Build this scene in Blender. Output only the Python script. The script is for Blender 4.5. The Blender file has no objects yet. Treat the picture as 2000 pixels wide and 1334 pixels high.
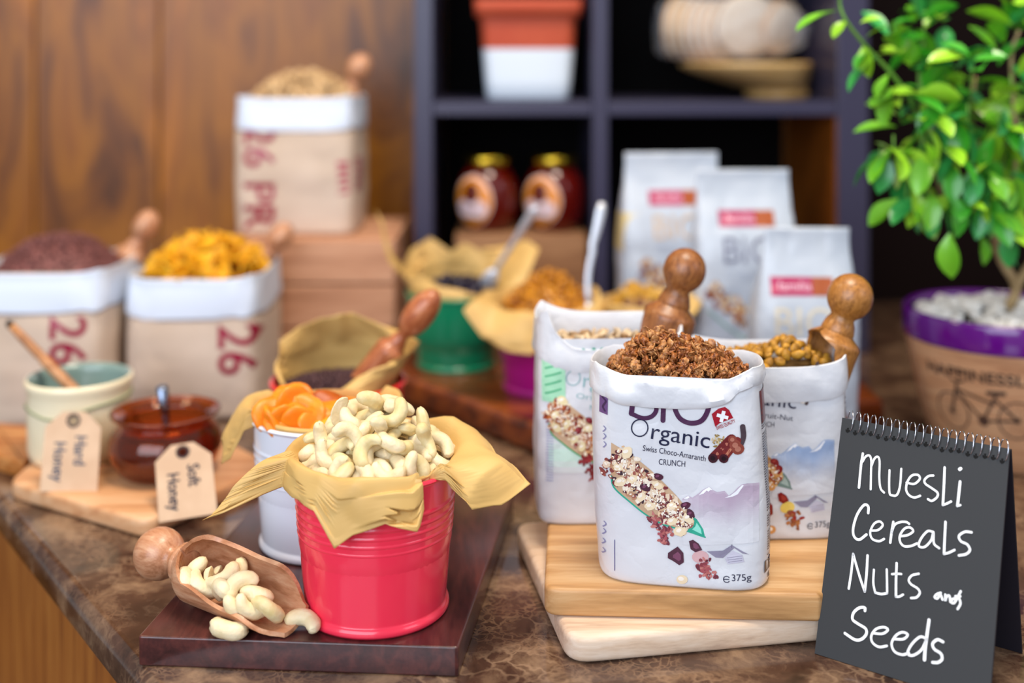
import bpy, bmesh, math, random
from mathutils import Vector, Matrix, Euler, noise
from mathutils.geometry import tessellate_polygon
from math import sin, cos, pi, radians as R
random.seed(7)
C = bpy.context.scene.collection
SC = bpy.context.scene

# ------------------------------------------------------------------ camera, light, exposure
F, HOR, CAMZ = 2300.0, 110.0, 0.44          # focal length and horizon line in the 2000x1334 frame, lens height above the counter
cam_d = bpy.data.cameras.new('camera'); cam = bpy.data.objects.new('camera', cam_d); C.objects.link(cam)
cam.location = (0, 0, CAMZ); cam.rotation_euler = (R(90), 0, 0)
cam_d.sensor_width = 36; cam_d.lens = F/2000*36; cam_d.shift_y = -(667-HOR)/2000
cam_d.clip_start = 0.05; cam_d.clip_end = 30
cam_d.dof.use_dof = True; cam_d.dof.focus_distance = 0.885; cam_d.dof.aperture_fstop = 2.1
SC.camera = cam
w = bpy.data.worlds.new('room_light'); SC.world = w; w.use_nodes = True
w.node_tree.nodes['Background'].inputs[0].default_value = (0.80, 0.78, 0.80, 1)
w.node_tree.nodes['Background'].inputs[1].default_value = 0.32
def area(name, loc, target, sx, sy, power, colr):
    l = bpy.data.lights.new(name, 'AREA'); l.shape = 'RECTANGLE'; l.size = sx; l.size_y = sy; l.energy = power; l.color = colr
    o = bpy.data.objects.new(name, l); C.objects.link(o); o.location = loc
    o.rotation_euler = (Vector(target)-Vector(loc)).to_track_quat('-Z', 'Y').to_euler(); return o
area('window_light', (-1.1, -1.6, 1.35), (0, 1.2, 0.1), 2.8, 2.2, 68, (0.76, 0.86, 1.0))
area('ceiling_lamp', (0.25, 0.75, 2.2), (0, 1.2, 0.0), 0.7, 0.7, 32, (1.0, 0.87, 0.70))
area('side_window', (2.2, -.3, 1.2), (0, 1.2, 0.1), 1.0, 1.2, 7, (0.75, 0.84, 1.0))
area('wall_lamp', (-1.2, 1.3, 1.9), (-0.7, 2.1, 0.5), 0.4, 0.4, 7, (1.0, 0.78, 0.5))
SC.view_settings.view_transform = 'Standard'; SC.view_settings.look = 'None'
SC.view_settings.gamma = 1; SC.view_settings.use_curve_mapping = False
SC.view_settings.exposure = 0.52

# ------------------------------------------------------------------ helpers
def spot(px, py, D):                       # the point seen at (px, py) at distance D into the room
    return Vector(((px-1000)*D/F, D, CAMZ-(py-HOR)*D/F))
def lin(h, a=1):
    h = h.lstrip('#'); v = [int(h[i:i+2], 16)/255 for i in (0, 2, 4)]
    return tuple((c/12.92 if c <= .04045 else ((c+.055)/1.055)**2.4) for c in v)+(a,)
def nm(v, s=1.0, o=0.0): return noise.noise(Vector(v)*s+Vector((o, o*1.7, -o)))
def lerp(a, b, t): return a+(b-a)*t
def smooth(a, b, t):
    t = max(0, min(1, (t-a)/(b-a))); return t*t*(3-2*t)
MATS = {}
def mat(name, hexc, rough=.5, metal=0, coat=0, spec=.5, trans=0, sss=0, bump=0, bscale=60, var=None, vscale=8, ior=1.45, sheen=0, detail=3, stretch=None):
    if name in MATS: return MATS[name]
    m = bpy.data.materials.new(name); m.use_nodes = True; nt = m.node_tree; b = nt.nodes['Principled BSDF']
    b.inputs['Base Color'].default_value = lin(hexc); b.inputs['Roughness'].default_value = rough; b.inputs['Metallic'].default_value = metal
    b.inputs['Coat Weight'].default_value = coat; b.inputs['Coat Roughness'].default_value = .08; b.inputs['Specular IOR Level'].default_value = spec
    b.inputs['Transmission Weight'].default_value = trans; b.inputs['IOR'].default_value = ior
    b.inputs['Sheen Weight'].default_value = sheen
    if sss: b.inputs['Subsurface Weight'].default_value = sss; b.inputs['Subsurface Radius'].default_value = (.01, .006, .003); b.inputs['Subsurface Scale'].default_value = .6
    tc = nt.nodes.new('ShaderNodeTexCoord'); mp = nt.nodes.new('ShaderNodeMapping'); nt.links.new(tc.outputs['Object'], mp.inputs[0])
    if stretch: mp.inputs['Scale'].default_value = stretch
    if var:
        n = nt.nodes.new('ShaderNodeTexNoise'); n.inputs['Scale'].default_value = vscale; n.inputs['Detail'].default_value = detail
        r = nt.nodes.new('ShaderNodeValToRGB'); r.color_ramp.elements[0].color = lin(hexc); r.color_ramp.elements[1].color = lin(var)
        r.color_ramp.elements[0].position = .35; r.color_ramp.elements[1].position = .65
        nt.links.new(mp.outputs[0], n.inputs['Vector']); nt.links.new(n.outputs[0], r.inputs[0]); nt.links.new(r.outputs[0], b.inputs['Base Color'])
    if bump:
        n2 = nt.nodes.new('ShaderNodeTexNoise'); n2.inputs['Scale'].default_value = bscale; n2.inputs['Detail'].default_value = 4
        bp = nt.nodes.new('ShaderNodeBump'); bp.inputs['Strength'].default_value = bump; bp.inputs['Distance'].default_value = .002
        nt.links.new(mp.outputs[0], n2.inputs['Vector']); nt.links.new(n2.outputs[0], bp.inputs['Height']); nt.links.new(bp.outputs[0], b.inputs['Normal'])
    MATS[name] = m; return m
def wood(name, c1, c2, c3, grain=(1, 14, 14), scale=6, rough=.45, coat=0, rings=.6, bump=.15, dist=2.5):
    if name in MATS: return MATS[name]
    m = bpy.data.materials.new(name); m.use_nodes = True; nt = m.node_tree; b = nt.nodes['Principled BSDF']; L = nt.links.new
    tc = nt.nodes.new('ShaderNodeTexCoord'); mp = nt.nodes.new('ShaderNodeMapping'); mp.inputs['Scale'].default_value = grain
    L(tc.outputs['Object'], mp.inputs[0])
    n = nt.nodes.new('ShaderNodeTexNoise'); n.inputs['Scale'].default_value = scale; n.inputs['Detail'].default_value = 6; n.inputs['Distortion'].default_value = dist*.3
    n2 = nt.nodes.new('ShaderNodeTexNoise'); n2.inputs['Scale'].default_value = scale*6; n2.inputs['Detail'].default_value = 4
    L(mp.outputs[0], n.inputs['Vector']); L(mp.outputs[0], n2.inputs['Vector'])
    mx = nt.nodes.new('ShaderNodeMath'); mx.operation = 'MULTIPLY_ADD'; mx.inputs[1].default_value = .3; L(n2.outputs[0], mx.inputs[0]); L(n.outputs[0], mx.inputs[2])
    r = nt.nodes.new('ShaderNodeValToRGB'); e = r.color_ramp.elements; e[0].position = .42; e[0].color = lin(c1); e[1].position = .85; e[1].color = lin(c3)
    k = e.new(.62); k.color = lin(c2)
    L(mx.outputs[0], r.inputs[0]); L(r.outputs[0], b.inputs['Base Color'])
    b.inputs['Roughness'].default_value = rough; b.inputs['Coat Weight'].default_value = coat; b.inputs['Coat Roughness'].default_value = .15
    bp = nt.nodes.new('ShaderNodeBump'); bp.inputs['Strength'].default_value = bump; bp.inputs['Distance'].default_value = .001
    L(n2.outputs[0], bp.inputs['Height']); L(bp.outputs[0], b.inputs['Normal'])
    MATS[name] = m; return m
def print_mat():
    if 'print' in MATS: return MATS['print']
    m = FOIL.copy(); m.name = 'printed_ink'; b = m.node_tree.nodes['Principled BSDF']
    a = m.node_tree.nodes.new('ShaderNodeAttribute'); a.attribute_name = 'ink'
    m.node_tree.links.new(a.outputs['Color'], b.inputs['Base Color'])
    MATS['print'] = m; return m

def mesh(name, V, Fc, m=None, sm=True):
    me = bpy.data.meshes.new(name); me.from_pydata([tuple(v) for v in V], [], Fc); me.validate()
    if m: me.materials.append(m)
    if sm: me.polygons.foreach_set('use_smooth', [True]*len(me.polygons))
    me.update(); return me
def link(name, me, parent=None, loc=(0, 0, 0), rot=(0, 0, 0), scale=1, kind=None, label=None):
    o = bpy.data.objects.new(name, me); C.objects.link(o)
    if parent: o.parent = parent
    o.location = loc; o.rotation_euler = rot
    o.scale = (scale,)*3 if isinstance(scale, (int, float)) else scale
    if kind: o['kind'] = kind
    if label: o['label'] = label
    return o
def obj(name, V, Fc, m, parent=None, sm=True, **k): return link(name, mesh(name, V, Fc, m, sm), parent, **k)
def tag(o, label, cat, group=None):
    o['label'] = label; o['category'] = cat
    if group: o['group'] = group
    return o
def thing(name, label, cat, loc=(0, 0, 0), rot=(0, 0, 0), group=None):
    o = bpy.data.objects.new(name, None); C.objects.link(o); o.empty_display_size = .02
    o.location = loc; o.rotation_euler = rot if not isinstance(rot, (int, float)) else (0, 0, rot)
    return tag(o, label, cat, group)
def from_bm(bm, name, m, sm=True):
    me = bpy.data.meshes.new(name); bm.normal_update(); bm.to_mesh(me); bm.free()
    if m: me.materials.append(m)
    if sm: me.polygons.foreach_set('use_smooth', [True]*len(me.polygons))
    return me
def box_me(name, x0, x1, y0, y1, z0, z1, m, bev=.0015, seg=2):
    bm = bmesh.new(); bmesh.ops.create_cube(bm, size=1)
    for v in bm.verts: v.co = Vector((lerp(x0, x1, v.co.x+.5), lerp(y0, y1, v.co.y+.5), lerp(z0, z1, v.co.z+.5)))
    if bev: bmesh.ops.bevel(bm, geom=bm.edges[:], offset=bev, segments=seg, affect='EDGES', profile=.5)
    me = from_bm(bm, name, m, False); return me
def prism_me(name, pts, z0, z1, m, bev=.002, seg=3, corner=0, cseg=6, corners=None):
    P = []
    n = len(pts)
    for i, p in enumerate(pts):                     # rounded corners in plan
        c = corners[i] if corners else corner
        p = Vector((p[0], p[1])); a = Vector(pts[i-1][:2]); b = Vector(pts[(i+1) % n][:2])
        if c <= 0: P.append(p); continue
        da = (a-p).normalized(); db = (b-p).normalized()
        for k in range(cseg+1):
            t = k/cseg; P.append(((1-t)**2)*(p+da*c)+2*t*(1-t)*p+t*t*(p+db*c))
    bm = bmesh.new(); vs = [bm.verts.new((p.x, p.y, z0)) for p in P]; f = bm.faces.new(vs)
    r = bmesh.ops.extrude_face_region(bm, geom=[f]); up = [v for v in r['geom'] if isinstance(v, bmesh.types.BMVert)]
    for v in up: v.co.z = z1
    bmesh.ops.recalc_face_normals(bm, faces=bm.faces[:])
    if bev:
        ed = [e for e in bm.edges if abs(e.verts[0].co.z-e.verts[1].co.z) < 1e-6]
        bmesh.ops.bevel(bm, geom=ed, offset=bev, segments=seg, affect='EDGES', profile=.5)
    return from_bm(bm, name, m, False)
def shade_auto(me, ang=35):
    bm = bmesh.new(); bm.from_mesh(me)
    for f in bm.faces: f.smooth = True
    for e in bm.edges:
        if len(e.link_faces) == 2 and e.calc_face_angle(0) > R(ang): e.smooth = False
    bm.to_mesh(me); bm.free(); return me
def grid(rows, closed=True, cap0=False, cap1=False):     # rows of rings -> V, F
    V = [v for r in rows for v in r]; n = len(rows[0]); Fc = []
    for i in range(len(rows)-1):
        for j in range(n if closed else n-1):
            a = i*n+j; b = i*n+(j+1) % n; Fc.append((a, b, b+n, a+n))
    if cap0: Fc.append(tuple(range(n))[::-1])
    if cap1: Fc.append(tuple(range((len(rows)-1)*n, len(rows)*n)))
    return V, Fc
def lathe(prof, seg=48, cap0=False, cap1=False):
    return grid([[Vector((r*cos(2*pi*j/seg), r*sin(2*pi*j/seg), z)) for j in range(seg)] for r, z in prof], True, cap0, cap1)
def crom(P, n=6, closed=False):                # smooth curve through points
    P = [Vector(p) for p in P]; out = []; m = len(P)
    rng = range(m) if closed else range(m-1)
    for i in rng:
        p1, p2 = P[i], P[(i+1) % m]; p0 = P[i-1] if (closed or i > 0) else p1*2-p2; p3 = P[(i+2) % m] if (closed or i+2 < m) else p2*2-p1
        for k in range(n):
            t = k/n; out.append(.5*((2*p1)+(p2-p0)*t+(2*p0-5*p1+4*p2-p3)*t*t+(3*p1-p0-3*p2+p3)*t**3))
    if not closed: out.append(P[-1])
    return out
def tube(path, rad, seg=8, closed=False, caps=True):
    path = [Vector(p) for p in path]; n = len(path); rings = []; up = None
    for i, p in enumerate(path):
        a = path[i-1] if (i > 0 or closed) else p; b = path[(i+1) % n] if (i < n-1 or closed) else p
        d = (b-a).normalized()
        if up is None:
            up = Vector((0, 0, 1)) if abs(d.z) < .9 else Vector((1, 0, 0))
        s = d.cross(up).normalized(); up = s.cross(d).normalized()
        r = rad(i/(n-1)) if callable(rad) else rad
        rings.append([p+(s*cos(2*pi*j/seg)+up*sin(2*pi*j/seg))*r for j in range(seg)])
    if closed: rings.append(rings[0])
    return grid(rings, True, caps and not closed, caps and not closed)
def join(parts):
    V = []; Fc = []
    for v, f in parts:
        k = len(V); V += list(v); Fc += [tuple(i+k for i in q) for q in f]
    return V, Fc
def ball(r=1, sub=2):
    bm = bmesh.new(); bmesh.ops.create_icosphere(bm, subdivisions=sub, radius=r)
    V = [v.co.copy() for v in bm.verts]; Fc = [tuple(v.index for v in f.verts) for f in bm.faces]; bm.free(); return V, Fc
def copy_tree(o, parent=None):
    c = o.copy(); C.objects.link(c); c.parent = parent
    for ch in list(o.children): copy_tree(ch, c)
    return c

# ---- printed artwork laid onto a surface: fn(x, z, offset) -> point
class Decal:
    def __init__(s, fn): s.fn = fn; s.T = []
    def tri(s, a, b, c, off, col_, depth=0):
        e = ((a-b).length, (b-c).length, (c-a).length); m_ = max(e)
        if m_ > .005 and depth < 7:
            if m_ == e[0]: h = (a+b)/2; s.tri(a, h, c, off, col_, depth+1); s.tri(h, b, c, off, col_, depth+1)
            elif m_ == e[1]: h = (b+c)/2; s.tri(a, b, h, off, col_, depth+1); s.tri(a, h, c, off, col_, depth+1)
            else: h = (c+a)/2; s.tri(a, b, h, off, col_, depth+1); s.tri(h, b, c, off, col_, depth+1)
        else: s.T.append((a, b, c, off, col_))
    def poly(s, pts, colr, layer=0):
        pts = [Vector((p[0], p[1], 0)) for p in pts]; c = lin(colr) if isinstance(colr, str) else colr
        for t in tessellate_polygon([pts]): s.tri(*[pts[i] for i in t], .0004+layer*.00007, c)
    def quadgrid(s, fx, nu, nv, fc, layer=0):
        G = [[Vector((*fx(i/nu, j/nv), 0)) for j in range(nv+1)] for i in range(nu+1)]; off = .0004+layer*.00007
        for i in range(nu):
            for j in range(nv):
                c = fc((i+.5)/nu, (j+.5)/nv); s.tri(G[i][j], G[i+1][j], G[i+1][j+1], off, c); s.tri(G[i][j], G[i+1][j+1], G[i][j+1], off, c)
    def line(s, pts, wd, colr, layer=1, n=5, closed=False):
        P = crom([(p[0], p[1], 0) for p in pts], n, closed) if len(pts) > 2 else [Vector((p[0], p[1], 0)) for p in pts]
        if closed: P.append(P[0])
        c = lin(colr) if isinstance(colr, str) else colr; off = .0004+layer*.00007; prev = None
        for i, p in enumerate(P):
            d = (P[min(i+1, len(P)-1)]-P[max(i-1, 0)]); d.normalize(); q = Vector((-d.y, d.x, 0))*wd/2; cur = (p+q, p-q)
            if prev: s.tri(prev[0], prev[1], cur[1], off, c); s.tri(prev[0], cur[1], cur[0], off, c)
            prev = cur
        if wd > .0009:
            for e in (P[0], P[-1]): s.disc(e.x, e.y, wd/2, wd/2, colr, layer+.5, n=10)
    def disc(s, x, z, rx, rz, colr, layer=1, rot=0, n=12, jag=0, rnd=None):
        pts = []
        for i in range(n):
            a = 2*pi*i/n; k = 1+(rnd.uniform(-jag, jag) if rnd else 0)
            u, v = rx*cos(a)*k, rz*sin(a)*k; pts.append(Vector((x+u*cos(rot)-v*sin(rot), z+u*sin(rot)+v*cos(rot), 0)))
        c = lin(colr) if isinstance(colr, str) else colr
        for i in range(1, n-1): s.tri(pts[0], pts[i], pts[i+1], .0004+layer*.00007, c)
    def text(s, txt, x, z, size, colr, layer=1, rot=0, align='LEFT', bold=0, sx=1, width=None):
        cu = bpy.data.curves.new('t', 'FONT'); cu.body = txt; cu.size = 1; cu.align_x = align; cu.resolution_u = 4; cu.offset = max(bold, 0)
        o = bpy.data.objects.new('t', cu); C.objects.link(o)
        me = bpy.data.meshes.new_from_object(o.evaluated_get(bpy.context.evaluated_depsgraph_get()))
        bm = bmesh.new(); bm.from_mesh(me); bmesh.ops.triangulate(bm, faces=bm.faces[:]); c = lin(colr) if isinstance(colr, str) else colr
        if width: sx = width/size/max(1e-6, max(v.co.x for v in bm.verts)-min(v.co.x for v in bm.verts))
        P = []
        for v in bm.verts:
            u, t = v.co.x*size*sx, v.co.y*size; P.append(Vector((x+u*cos(rot)-t*sin(rot), z+u*sin(rot)+t*cos(rot), 0)))
        for f in bm.faces: s.tri(*[P[v.index] for v in f.verts], .0004+layer*.00007, c)
        bm.free(); bpy.data.objects.remove(o); bpy.data.curves.remove(cu); bpy.data.meshes.remove(me)
    def build(s, name, parent, label=None):
        V = []; cache = {}; Fc = []
        for a, b, c, off, col_ in s.T:
            f = []
            for p in (a, b, c):
                k = (round(p.x, 6), round(p.y, 6), off)
                if k not in cache: cache[k] = len(V); V.append(s.fn(p.x, p.y, off))
                f.append(cache[k])
            Fc.append(tuple(f))
        me = bpy.data.meshes.new(name); me.from_pydata([tuple(v) for v in V], [], Fc); me.materials.append(print_mat())
        at = me.color_attributes.new('ink', 'FLOAT_COLOR', 'CORNER')
        at.data.foreach_set('color', [x for t in s.T for _ in range(3) for x in t[4]])
        return link(name, me, parent, label=label)

# ------------------------------------------------------------------ materials
M = {}
W_PANEL = None
def marble():
    m = bpy.data.materials.new('brown_marble'); m.use_nodes = True; nt = m.node_tree; b = nt.nodes['Principled BSDF']; L = nt.links.new; N = nt.nodes.new
    tc = N('ShaderNodeTexCoord')
    n0 = N('ShaderNodeTexNoise'); n0.inputs['Scale'].default_value = 9; n0.inputs['Detail'].default_value = 5; L(tc.outputs['Object'], n0.inputs['Vector'])
    add = N('ShaderNodeMixRGB'); add.blend_type = 'LINEAR_LIGHT'; add.inputs[0].default_value = .07; L(tc.outputs['Object'], add.inputs[1]); L(n0.outputs['Color'], add.inputs[2])
    n1 = N('ShaderNodeTexNoise'); n1.inputs['Scale'].default_value = 16; n1.inputs['Detail'].default_value = 8; n1.inputs['Roughness'].default_value = .65; L(add.outputs[0], n1.inputs['Vector'])
    r1 = N('ShaderNodeValToRGB'); e = r1.color_ramp.elements; e[0].position = .32; e[0].color = lin('24150f'); e[1].position = .74; e[1].color = lin('9a7c60')
    k = e.new(.5); k.color = lin('4a3226'); L(n1.outputs[0], r1.inputs[0])
    cols = r1.outputs[0]
    nb_ = N('ShaderNodeTexNoise'); nb_.inputs['Scale'].default_value = 45; nb_.inputs['Detail'].default_value = 3; L(tc.outputs['Object'], nb_.inputs['Vector'])
    ad2 = N('ShaderNodeMixRGB'); ad2.blend_type = 'LINEAR_LIGHT'; ad2.inputs[0].default_value = .018; L(tc.outputs['Object'], ad2.inputs[1]); L(nb_.outputs['Color'], ad2.inputs[2])
    for sc, wd, cc, ds, am in ((48, .10, 'a5866a', 0, .65), (120, .16, '8c6c52', 1, .6)):
        v = N('ShaderNodeTexVoronoi'); v.feature = 'DISTANCE_TO_EDGE'; v.inputs['Scale'].default_value = sc; L(ad2.outputs[0], v.inputs['Vector'])
        n3 = N('ShaderNodeTexNoise'); n3.inputs['Scale'].default_value = 11+ds*12; n3.inputs['Detail'].default_value = 4; L(tc.outputs['Object'], n3.inputs['Vector'])
        mr = N('ShaderNodeMapRange'); mr.inputs[1].default_value = 0; mr.inputs[2].default_value = wd; mr.inputs[3].default_value = am; mr.inputs[4].default_value = 0; L(v.outputs[0], mr.inputs[0])
        m2 = N('ShaderNodeMapRange'); m2.inputs[1].default_value = .47; m2.inputs[2].default_value = .66; L(n3.outputs[0], m2.inputs[0])
        mu = N('ShaderNodeMath'); mu.operation = 'MULTIPLY'; L(mr.outputs[0], mu.inputs[0]); L(m2.outputs[0], mu.inputs[1])
        mx = N('ShaderNodeMixRGB'); L(mu.outputs[0], mx.inputs[0]); L(cols, mx.inputs[1]); mx.inputs[2].default_value = lin(cc); cols = mx.outputs[0]
    L(cols, b.inputs['Base Color']); b.inputs['Roughness'].default_value = .22; b.inputs['Coat Weight'].default_value = .3
    return m
def veneer():                                   # golden wall veneer with swirls
    m = bpy.data.materials.new('golden_veneer'); m.use_nodes = True; nt = m.node_tree; b = nt.nodes['Principled BSDF']; L = nt.links.new; N = nt.nodes.new
    tc = N('ShaderNodeTexCoord'); mp = N('ShaderNodeMapping'); mp.inputs['Scale'].default_value = (5.5, 1, 1.5); L(tc.outputs['Object'], mp.inputs[0])
    n = N('ShaderNodeTexNoise'); n.inputs['Scale'].default_value = 1.6; n.inputs['Detail'].default_value = 3; n.inputs['Distortion'].default_value = 1.3; L(mp.outputs[0], n.inputs['Vector'])
    r = N('ShaderNodeValToRGB'); e = r.color_ramp.elements; e[0].position = .25; e[0].color = lin('2c1200'); e[1].position = .8; e[1].color = lin('b87008')
    for p, c in ((.40, '6c3a00'), (.52, '925800'), (.60, '804800')): k = e.new(p); k.color = lin(c)
    L(n.outputs[0], r.inputs[0])
    mp2 = N('ShaderNodeMapping'); mp2.inputs['Scale'].default_value = (60, 1, 3); L(tc.outputs['Object'], mp2.inputs[0])
    n2 = N('ShaderNodeTexNoise'); n2.inputs['Scale'].default_value = 1.0; n2.inputs['Detail'].default_value = 3; L(mp2.outputs[0], n2.inputs['Vector'])
    mx = N('ShaderNodeMixRGB'); mx.blend_type = 'OVERLAY'; mx.inputs[0].default_value = .35; L(r.outputs[0], mx.inputs[1]); L(n2.outputs[0], mx.inputs[2])
    L(mx.outputs[0], b.inputs['Base Color']); b.inputs['Roughness'].default_value = .35
    return m
MARBLE = marble(); VENEER = veneer()
BEECH = wood('pale_beech', 'b58a62', 'd3ab80', 'e2c49f', (1, 10, 10), 7, .5)
BEECH_L = wood('greyed_beech', 'b89a82', 'd3b79c', 'e0cab4', (1, 12, 12), 8, .6)
BEECH_U = wood('honey_beech', 'a27648', 'bf905c', 'd4ac7c', (1, 10, 10), 6, .45)
OILED = wood('oiled_orange_wood', '8a4d16', 'b0692a', 'd39a5c', (1, 9, 9), 7, .45)
DARKW = wood('dark_stained_wood', '2e1414', '431f1e', '5c2d28', (8, 1.2, 8), 9, .28, coat=.35, bump=.1)
SLABW = wood('glossy_brown_wood', '3a1508', '6d2f10', '8f4716', (1.5, 8, 8), 6, .25, coat=.4)
SCOOPW = wood('olive_scoop_wood', '9c6440', 'bd8460', 'd0a07c', (2, 9, 9), 14, .38, coat=.15)
SCOOPD = wood('walnut_scoop_wood', '643818', '8a5228', 'a86e3c', (4, 12, 12), 25, .38, coat=.15)
CRATEW = wood('pink_crate_wood', 'a87454', 'c08a68', 'd29e7c', (1, 8, 8), 6, .6)
CABW = wood('cabinet_veneer', '7d4416', '9a5a20', 'ab6c2c', (14, 14, 1.2), 4, .4)
SHELFW = mat('black_brown_laminate', '38364c', .3, bump=.03, bscale=90)
BLACKP = mat('black_back_panel', '070405', .7, spec=.1)
PAPER = mat('parchment', 'cba25e', .5, sss=0, var='d4ae6a', vscale=18, bump=.1, bscale=40)
KRAFT = mat('kraft_bag_paper', 'c6b09c', .7, var='d4c0ae', vscale=9, bump=.25, bscale=30)
CUFF = mat('white_bag_lining', 'd6e0f0', .5, bump=.08, bscale=30)
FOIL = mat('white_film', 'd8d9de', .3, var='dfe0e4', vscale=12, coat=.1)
nt_ = FOIL.node_tree; N_ = nt_.nodes.new; tc_ = N_('ShaderNodeTexCoord'); v_ = N_('ShaderNodeTexVoronoi'); v_.feature = 'F2'; v_.inputs['Scale'].default_value = 17
v2_ = N_('ShaderNodeTexVoronoi'); v2_.feature = 'F1'; v2_.inputs['Scale'].default_value = 17; n_ = N_('ShaderNodeTexNoise'); n_.inputs['Scale'].default_value = 30; n_.inputs['Detail'].default_value = 4
mw = N_('ShaderNodeMixRGB'); mw.blend_type = 'LINEAR_LIGHT'; mw.inputs[0].default_value = .03; nt_.links.new(tc_.outputs['Object'], mw.inputs[1]); nt_.links.new(n_.outputs['Color'], mw.inputs[2]); nt_.links.new(tc_.outputs['Object'], n_.inputs['Vector'])
nt_.links.new(mw.outputs[0], v_.inputs['Vector']); nt_.links.new(mw.outputs[0], v2_.inputs['Vector'])
su = N_('ShaderNodeMath'); su.operation = 'SUBTRACT'; nt_.links.new(v_.outputs['Distance'], su.inputs[0]); nt_.links.new(v2_.outputs['Distance'], su.inputs[1])
bp_ = N_('ShaderNodeBump'); bp_.inputs['Strength'].default_value = .42; bp_.inputs['Distance'].default_value = .0030; nt_.links.new(su.outputs[0], bp_.inputs['Height']); nt_.links.new(bp_.outputs[0], nt_.nodes['Principled BSDF'].inputs['Normal'])
CASHEW = mat('cashew', 'e0cca0', .5, var='eddcb8', vscale=70, bump=.35, bscale=260, sss=.12)
CASHEW2 = mat('cashew_yellow', 'd4bd84', .5, var='e4d6ac', vscale=60, bump=.3, bscale=240, sss=.12)
FOIL_SHADED = mat('shaded_white_film', 'b2bccb', .35, var='c0c8d4', vscale=14, coat=.1, bump=.5, bscale=30)  # white film again, with shade and bluish window light put into its colour
CHROME = mat('polished_steel', 'd4d6e0', .22, 1)
SPOONM = mat('brushed_steel', 'ccd0da', .38, .55)

# ------------------------------------------------------------------ the setting
fl = obj('floor', [(-4, -3, -.9), (4, -3, -.9), (4, 2.2, -.9), (-4, 2.2, -.9)], [(0, 1, 2, 3)], mat('floor_stone', '5a4a3e', .6, var='6a5a4c')); fl['kind'] = 'structure'
wb = bpy.data.objects.new('wall_back', None); C.objects.link(wb); wb['kind'] = 'structure'
for x0, x1 in ((-2.2, -.861), (-.858, -.637), (-.634, .585)):
    link('panel', box_me('panel', x0, x1, 2.12, 2.15, -.9, 1.7, VENEER, .002), wb)
wr = link('wall_right', box_me('wall_right', .588, 2.4, 2.12, 2.15, -.9, 1.7, mat('dark_wall', '120706', .7, spec=.1, var='100605', vscale=3), .002)); wr['kind'] = 'structure'

# countertop: marble slab with a bull-nosed edge that runs away to the left
E0, E1 = Vector((-1.219, 2.115)), Vector((-.2983, .883)); ed = (E1-E0).normalized()
E2 = E1+ed*.35
cp = [E0, E2, Vector((1.6, E2.y)), Vector((1.6, 2.115))]
me = prism_me('counter', [tuple(p) for p in cp], -.036, 0, MARBLE, .012, 5); shade_auto(me, 40)
ct = link('marble_countertop', me); tag(ct, 'brown marble countertop with pale veins carrying the whole display', 'countertop')
inn = Vector((-ed.y, ed.x))
if inn.x < 0: inn = -inn
q = [E0+inn*.03, E2+inn*.03, Vector((1.58, E2.y+.03)), Vector((1.58, 2.10))]
ca = thing('base_cabinet', 'orange brown wood veneer cabinet under the marble countertop', 'cabinet')
link('body', prism_me('body', [tuple(p) for p in q], -.86, -.037, CABW, .001), ca)
link('plinth', prism_me('plinth', [tuple(q[0]+Vector((.05, 0))), tuple(q[1]+Vector((.04, .04))), tuple(q[2]+Vector((-.04, .04))), tuple(q[3]+Vector((-.04, 0)))], -.9, -.861, BLACKP, 0), ca)

# ------------------------------------------------------------------ shelf unit
SD = 1.75; sx = lambda p: (p-1000)*SD/F
sh = thing('shelf_unit', 'dark open cube shelf standing behind the display', 'shelf')
zt = .373
link('upright', box_me('upright', sx(808), sx(845), SD, 2.07, 0, 1.1, SHELFW), sh)
link('upright', box_me('upright', sx(1157), sx(1188), SD, 2.07, 0, 1.1, SHELFW), sh)
link('upright', box_me('upright', sx(1636), sx(1697), SD, 2.07, 0, 1.1, SHELFW), sh)
for a, b in ((846, 1156), (1189, 1635)):
    for z in (.012, zt, .74, 1.08):
        link('shelf_board', box_me('shelf_board', sx(a), sx(b), SD+.002, 2.06, z-.021, z, SHELFW), sh)
link('back_panel', box_me('back_panel', sx(846), sx(1156), 2.062, 2.068, .0, 1.07, BLACKP, 0), sh)
link('back_panel', box_me('back_panel', sx(1189), .474, 2.062, 2.068, .0, zt-.022, BLACKP, 0), sh)
link('back_panel', box_me('back_panel', sx(1189), sx(1635), 2.062, 2.068, zt+.001, 1.07, BLACKP, 0), sh)

link('reflection_panel', box_me('reflection_panel', sx(1636)-.0022, sx(1636)-.0002, SD+.006, 2.055, .013, zt-.0225, wood('warm_reflection', '6a3608', '8a4a10', 'a05a18', (4, 1, 1), 6, .4), 0), sh, label='orange brown wood lining')  # added panel: warm light reflected on the upright, put into its colour
# ------------------------------------------------------------------ boards
def board(name, pts, z0, z1, m, label, bev=.003, corner=.01, rot=0, **k):
    me = prism_me(name, pts, z0, z1, m, bev, 4, corner=corner, **k); shade_auto(me, 50)
    o = link(name, me); tag(o, label, 'board'); return o
board('serving_board', [(-.270, .850), (-.038, .834), (.0015, 1.13), (-.235, 1.14)], 0, .0215, DARKW, 'dark red-brown stained board under the red and white buckets', bev=.0015, corner=.003)
lb = [(.0405, .849), (.238, .8845), (.288, .945), (.258, 1.10), (.003, 1.062)]
board('cutting_board', lb, 0, .0200, BEECH_L, 'pale beech cutting board set askew, lower of the two under the muesli bag', corners=[.02, .01, .02, .01, .015], bev=.005)
ub = [(.024, .882), (.2275, .8722), (.246, .894), (.318, .968), (.318, 1.10), (.036, 1.112)]
board('cutting_board', ub, .0203, .0415, BEECH_U, 'honey coloured beech cutting board, upper of the two under the muesli bag', corners=[.012, .002, .01, .015, .01, .01], bev=.0035)
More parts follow.
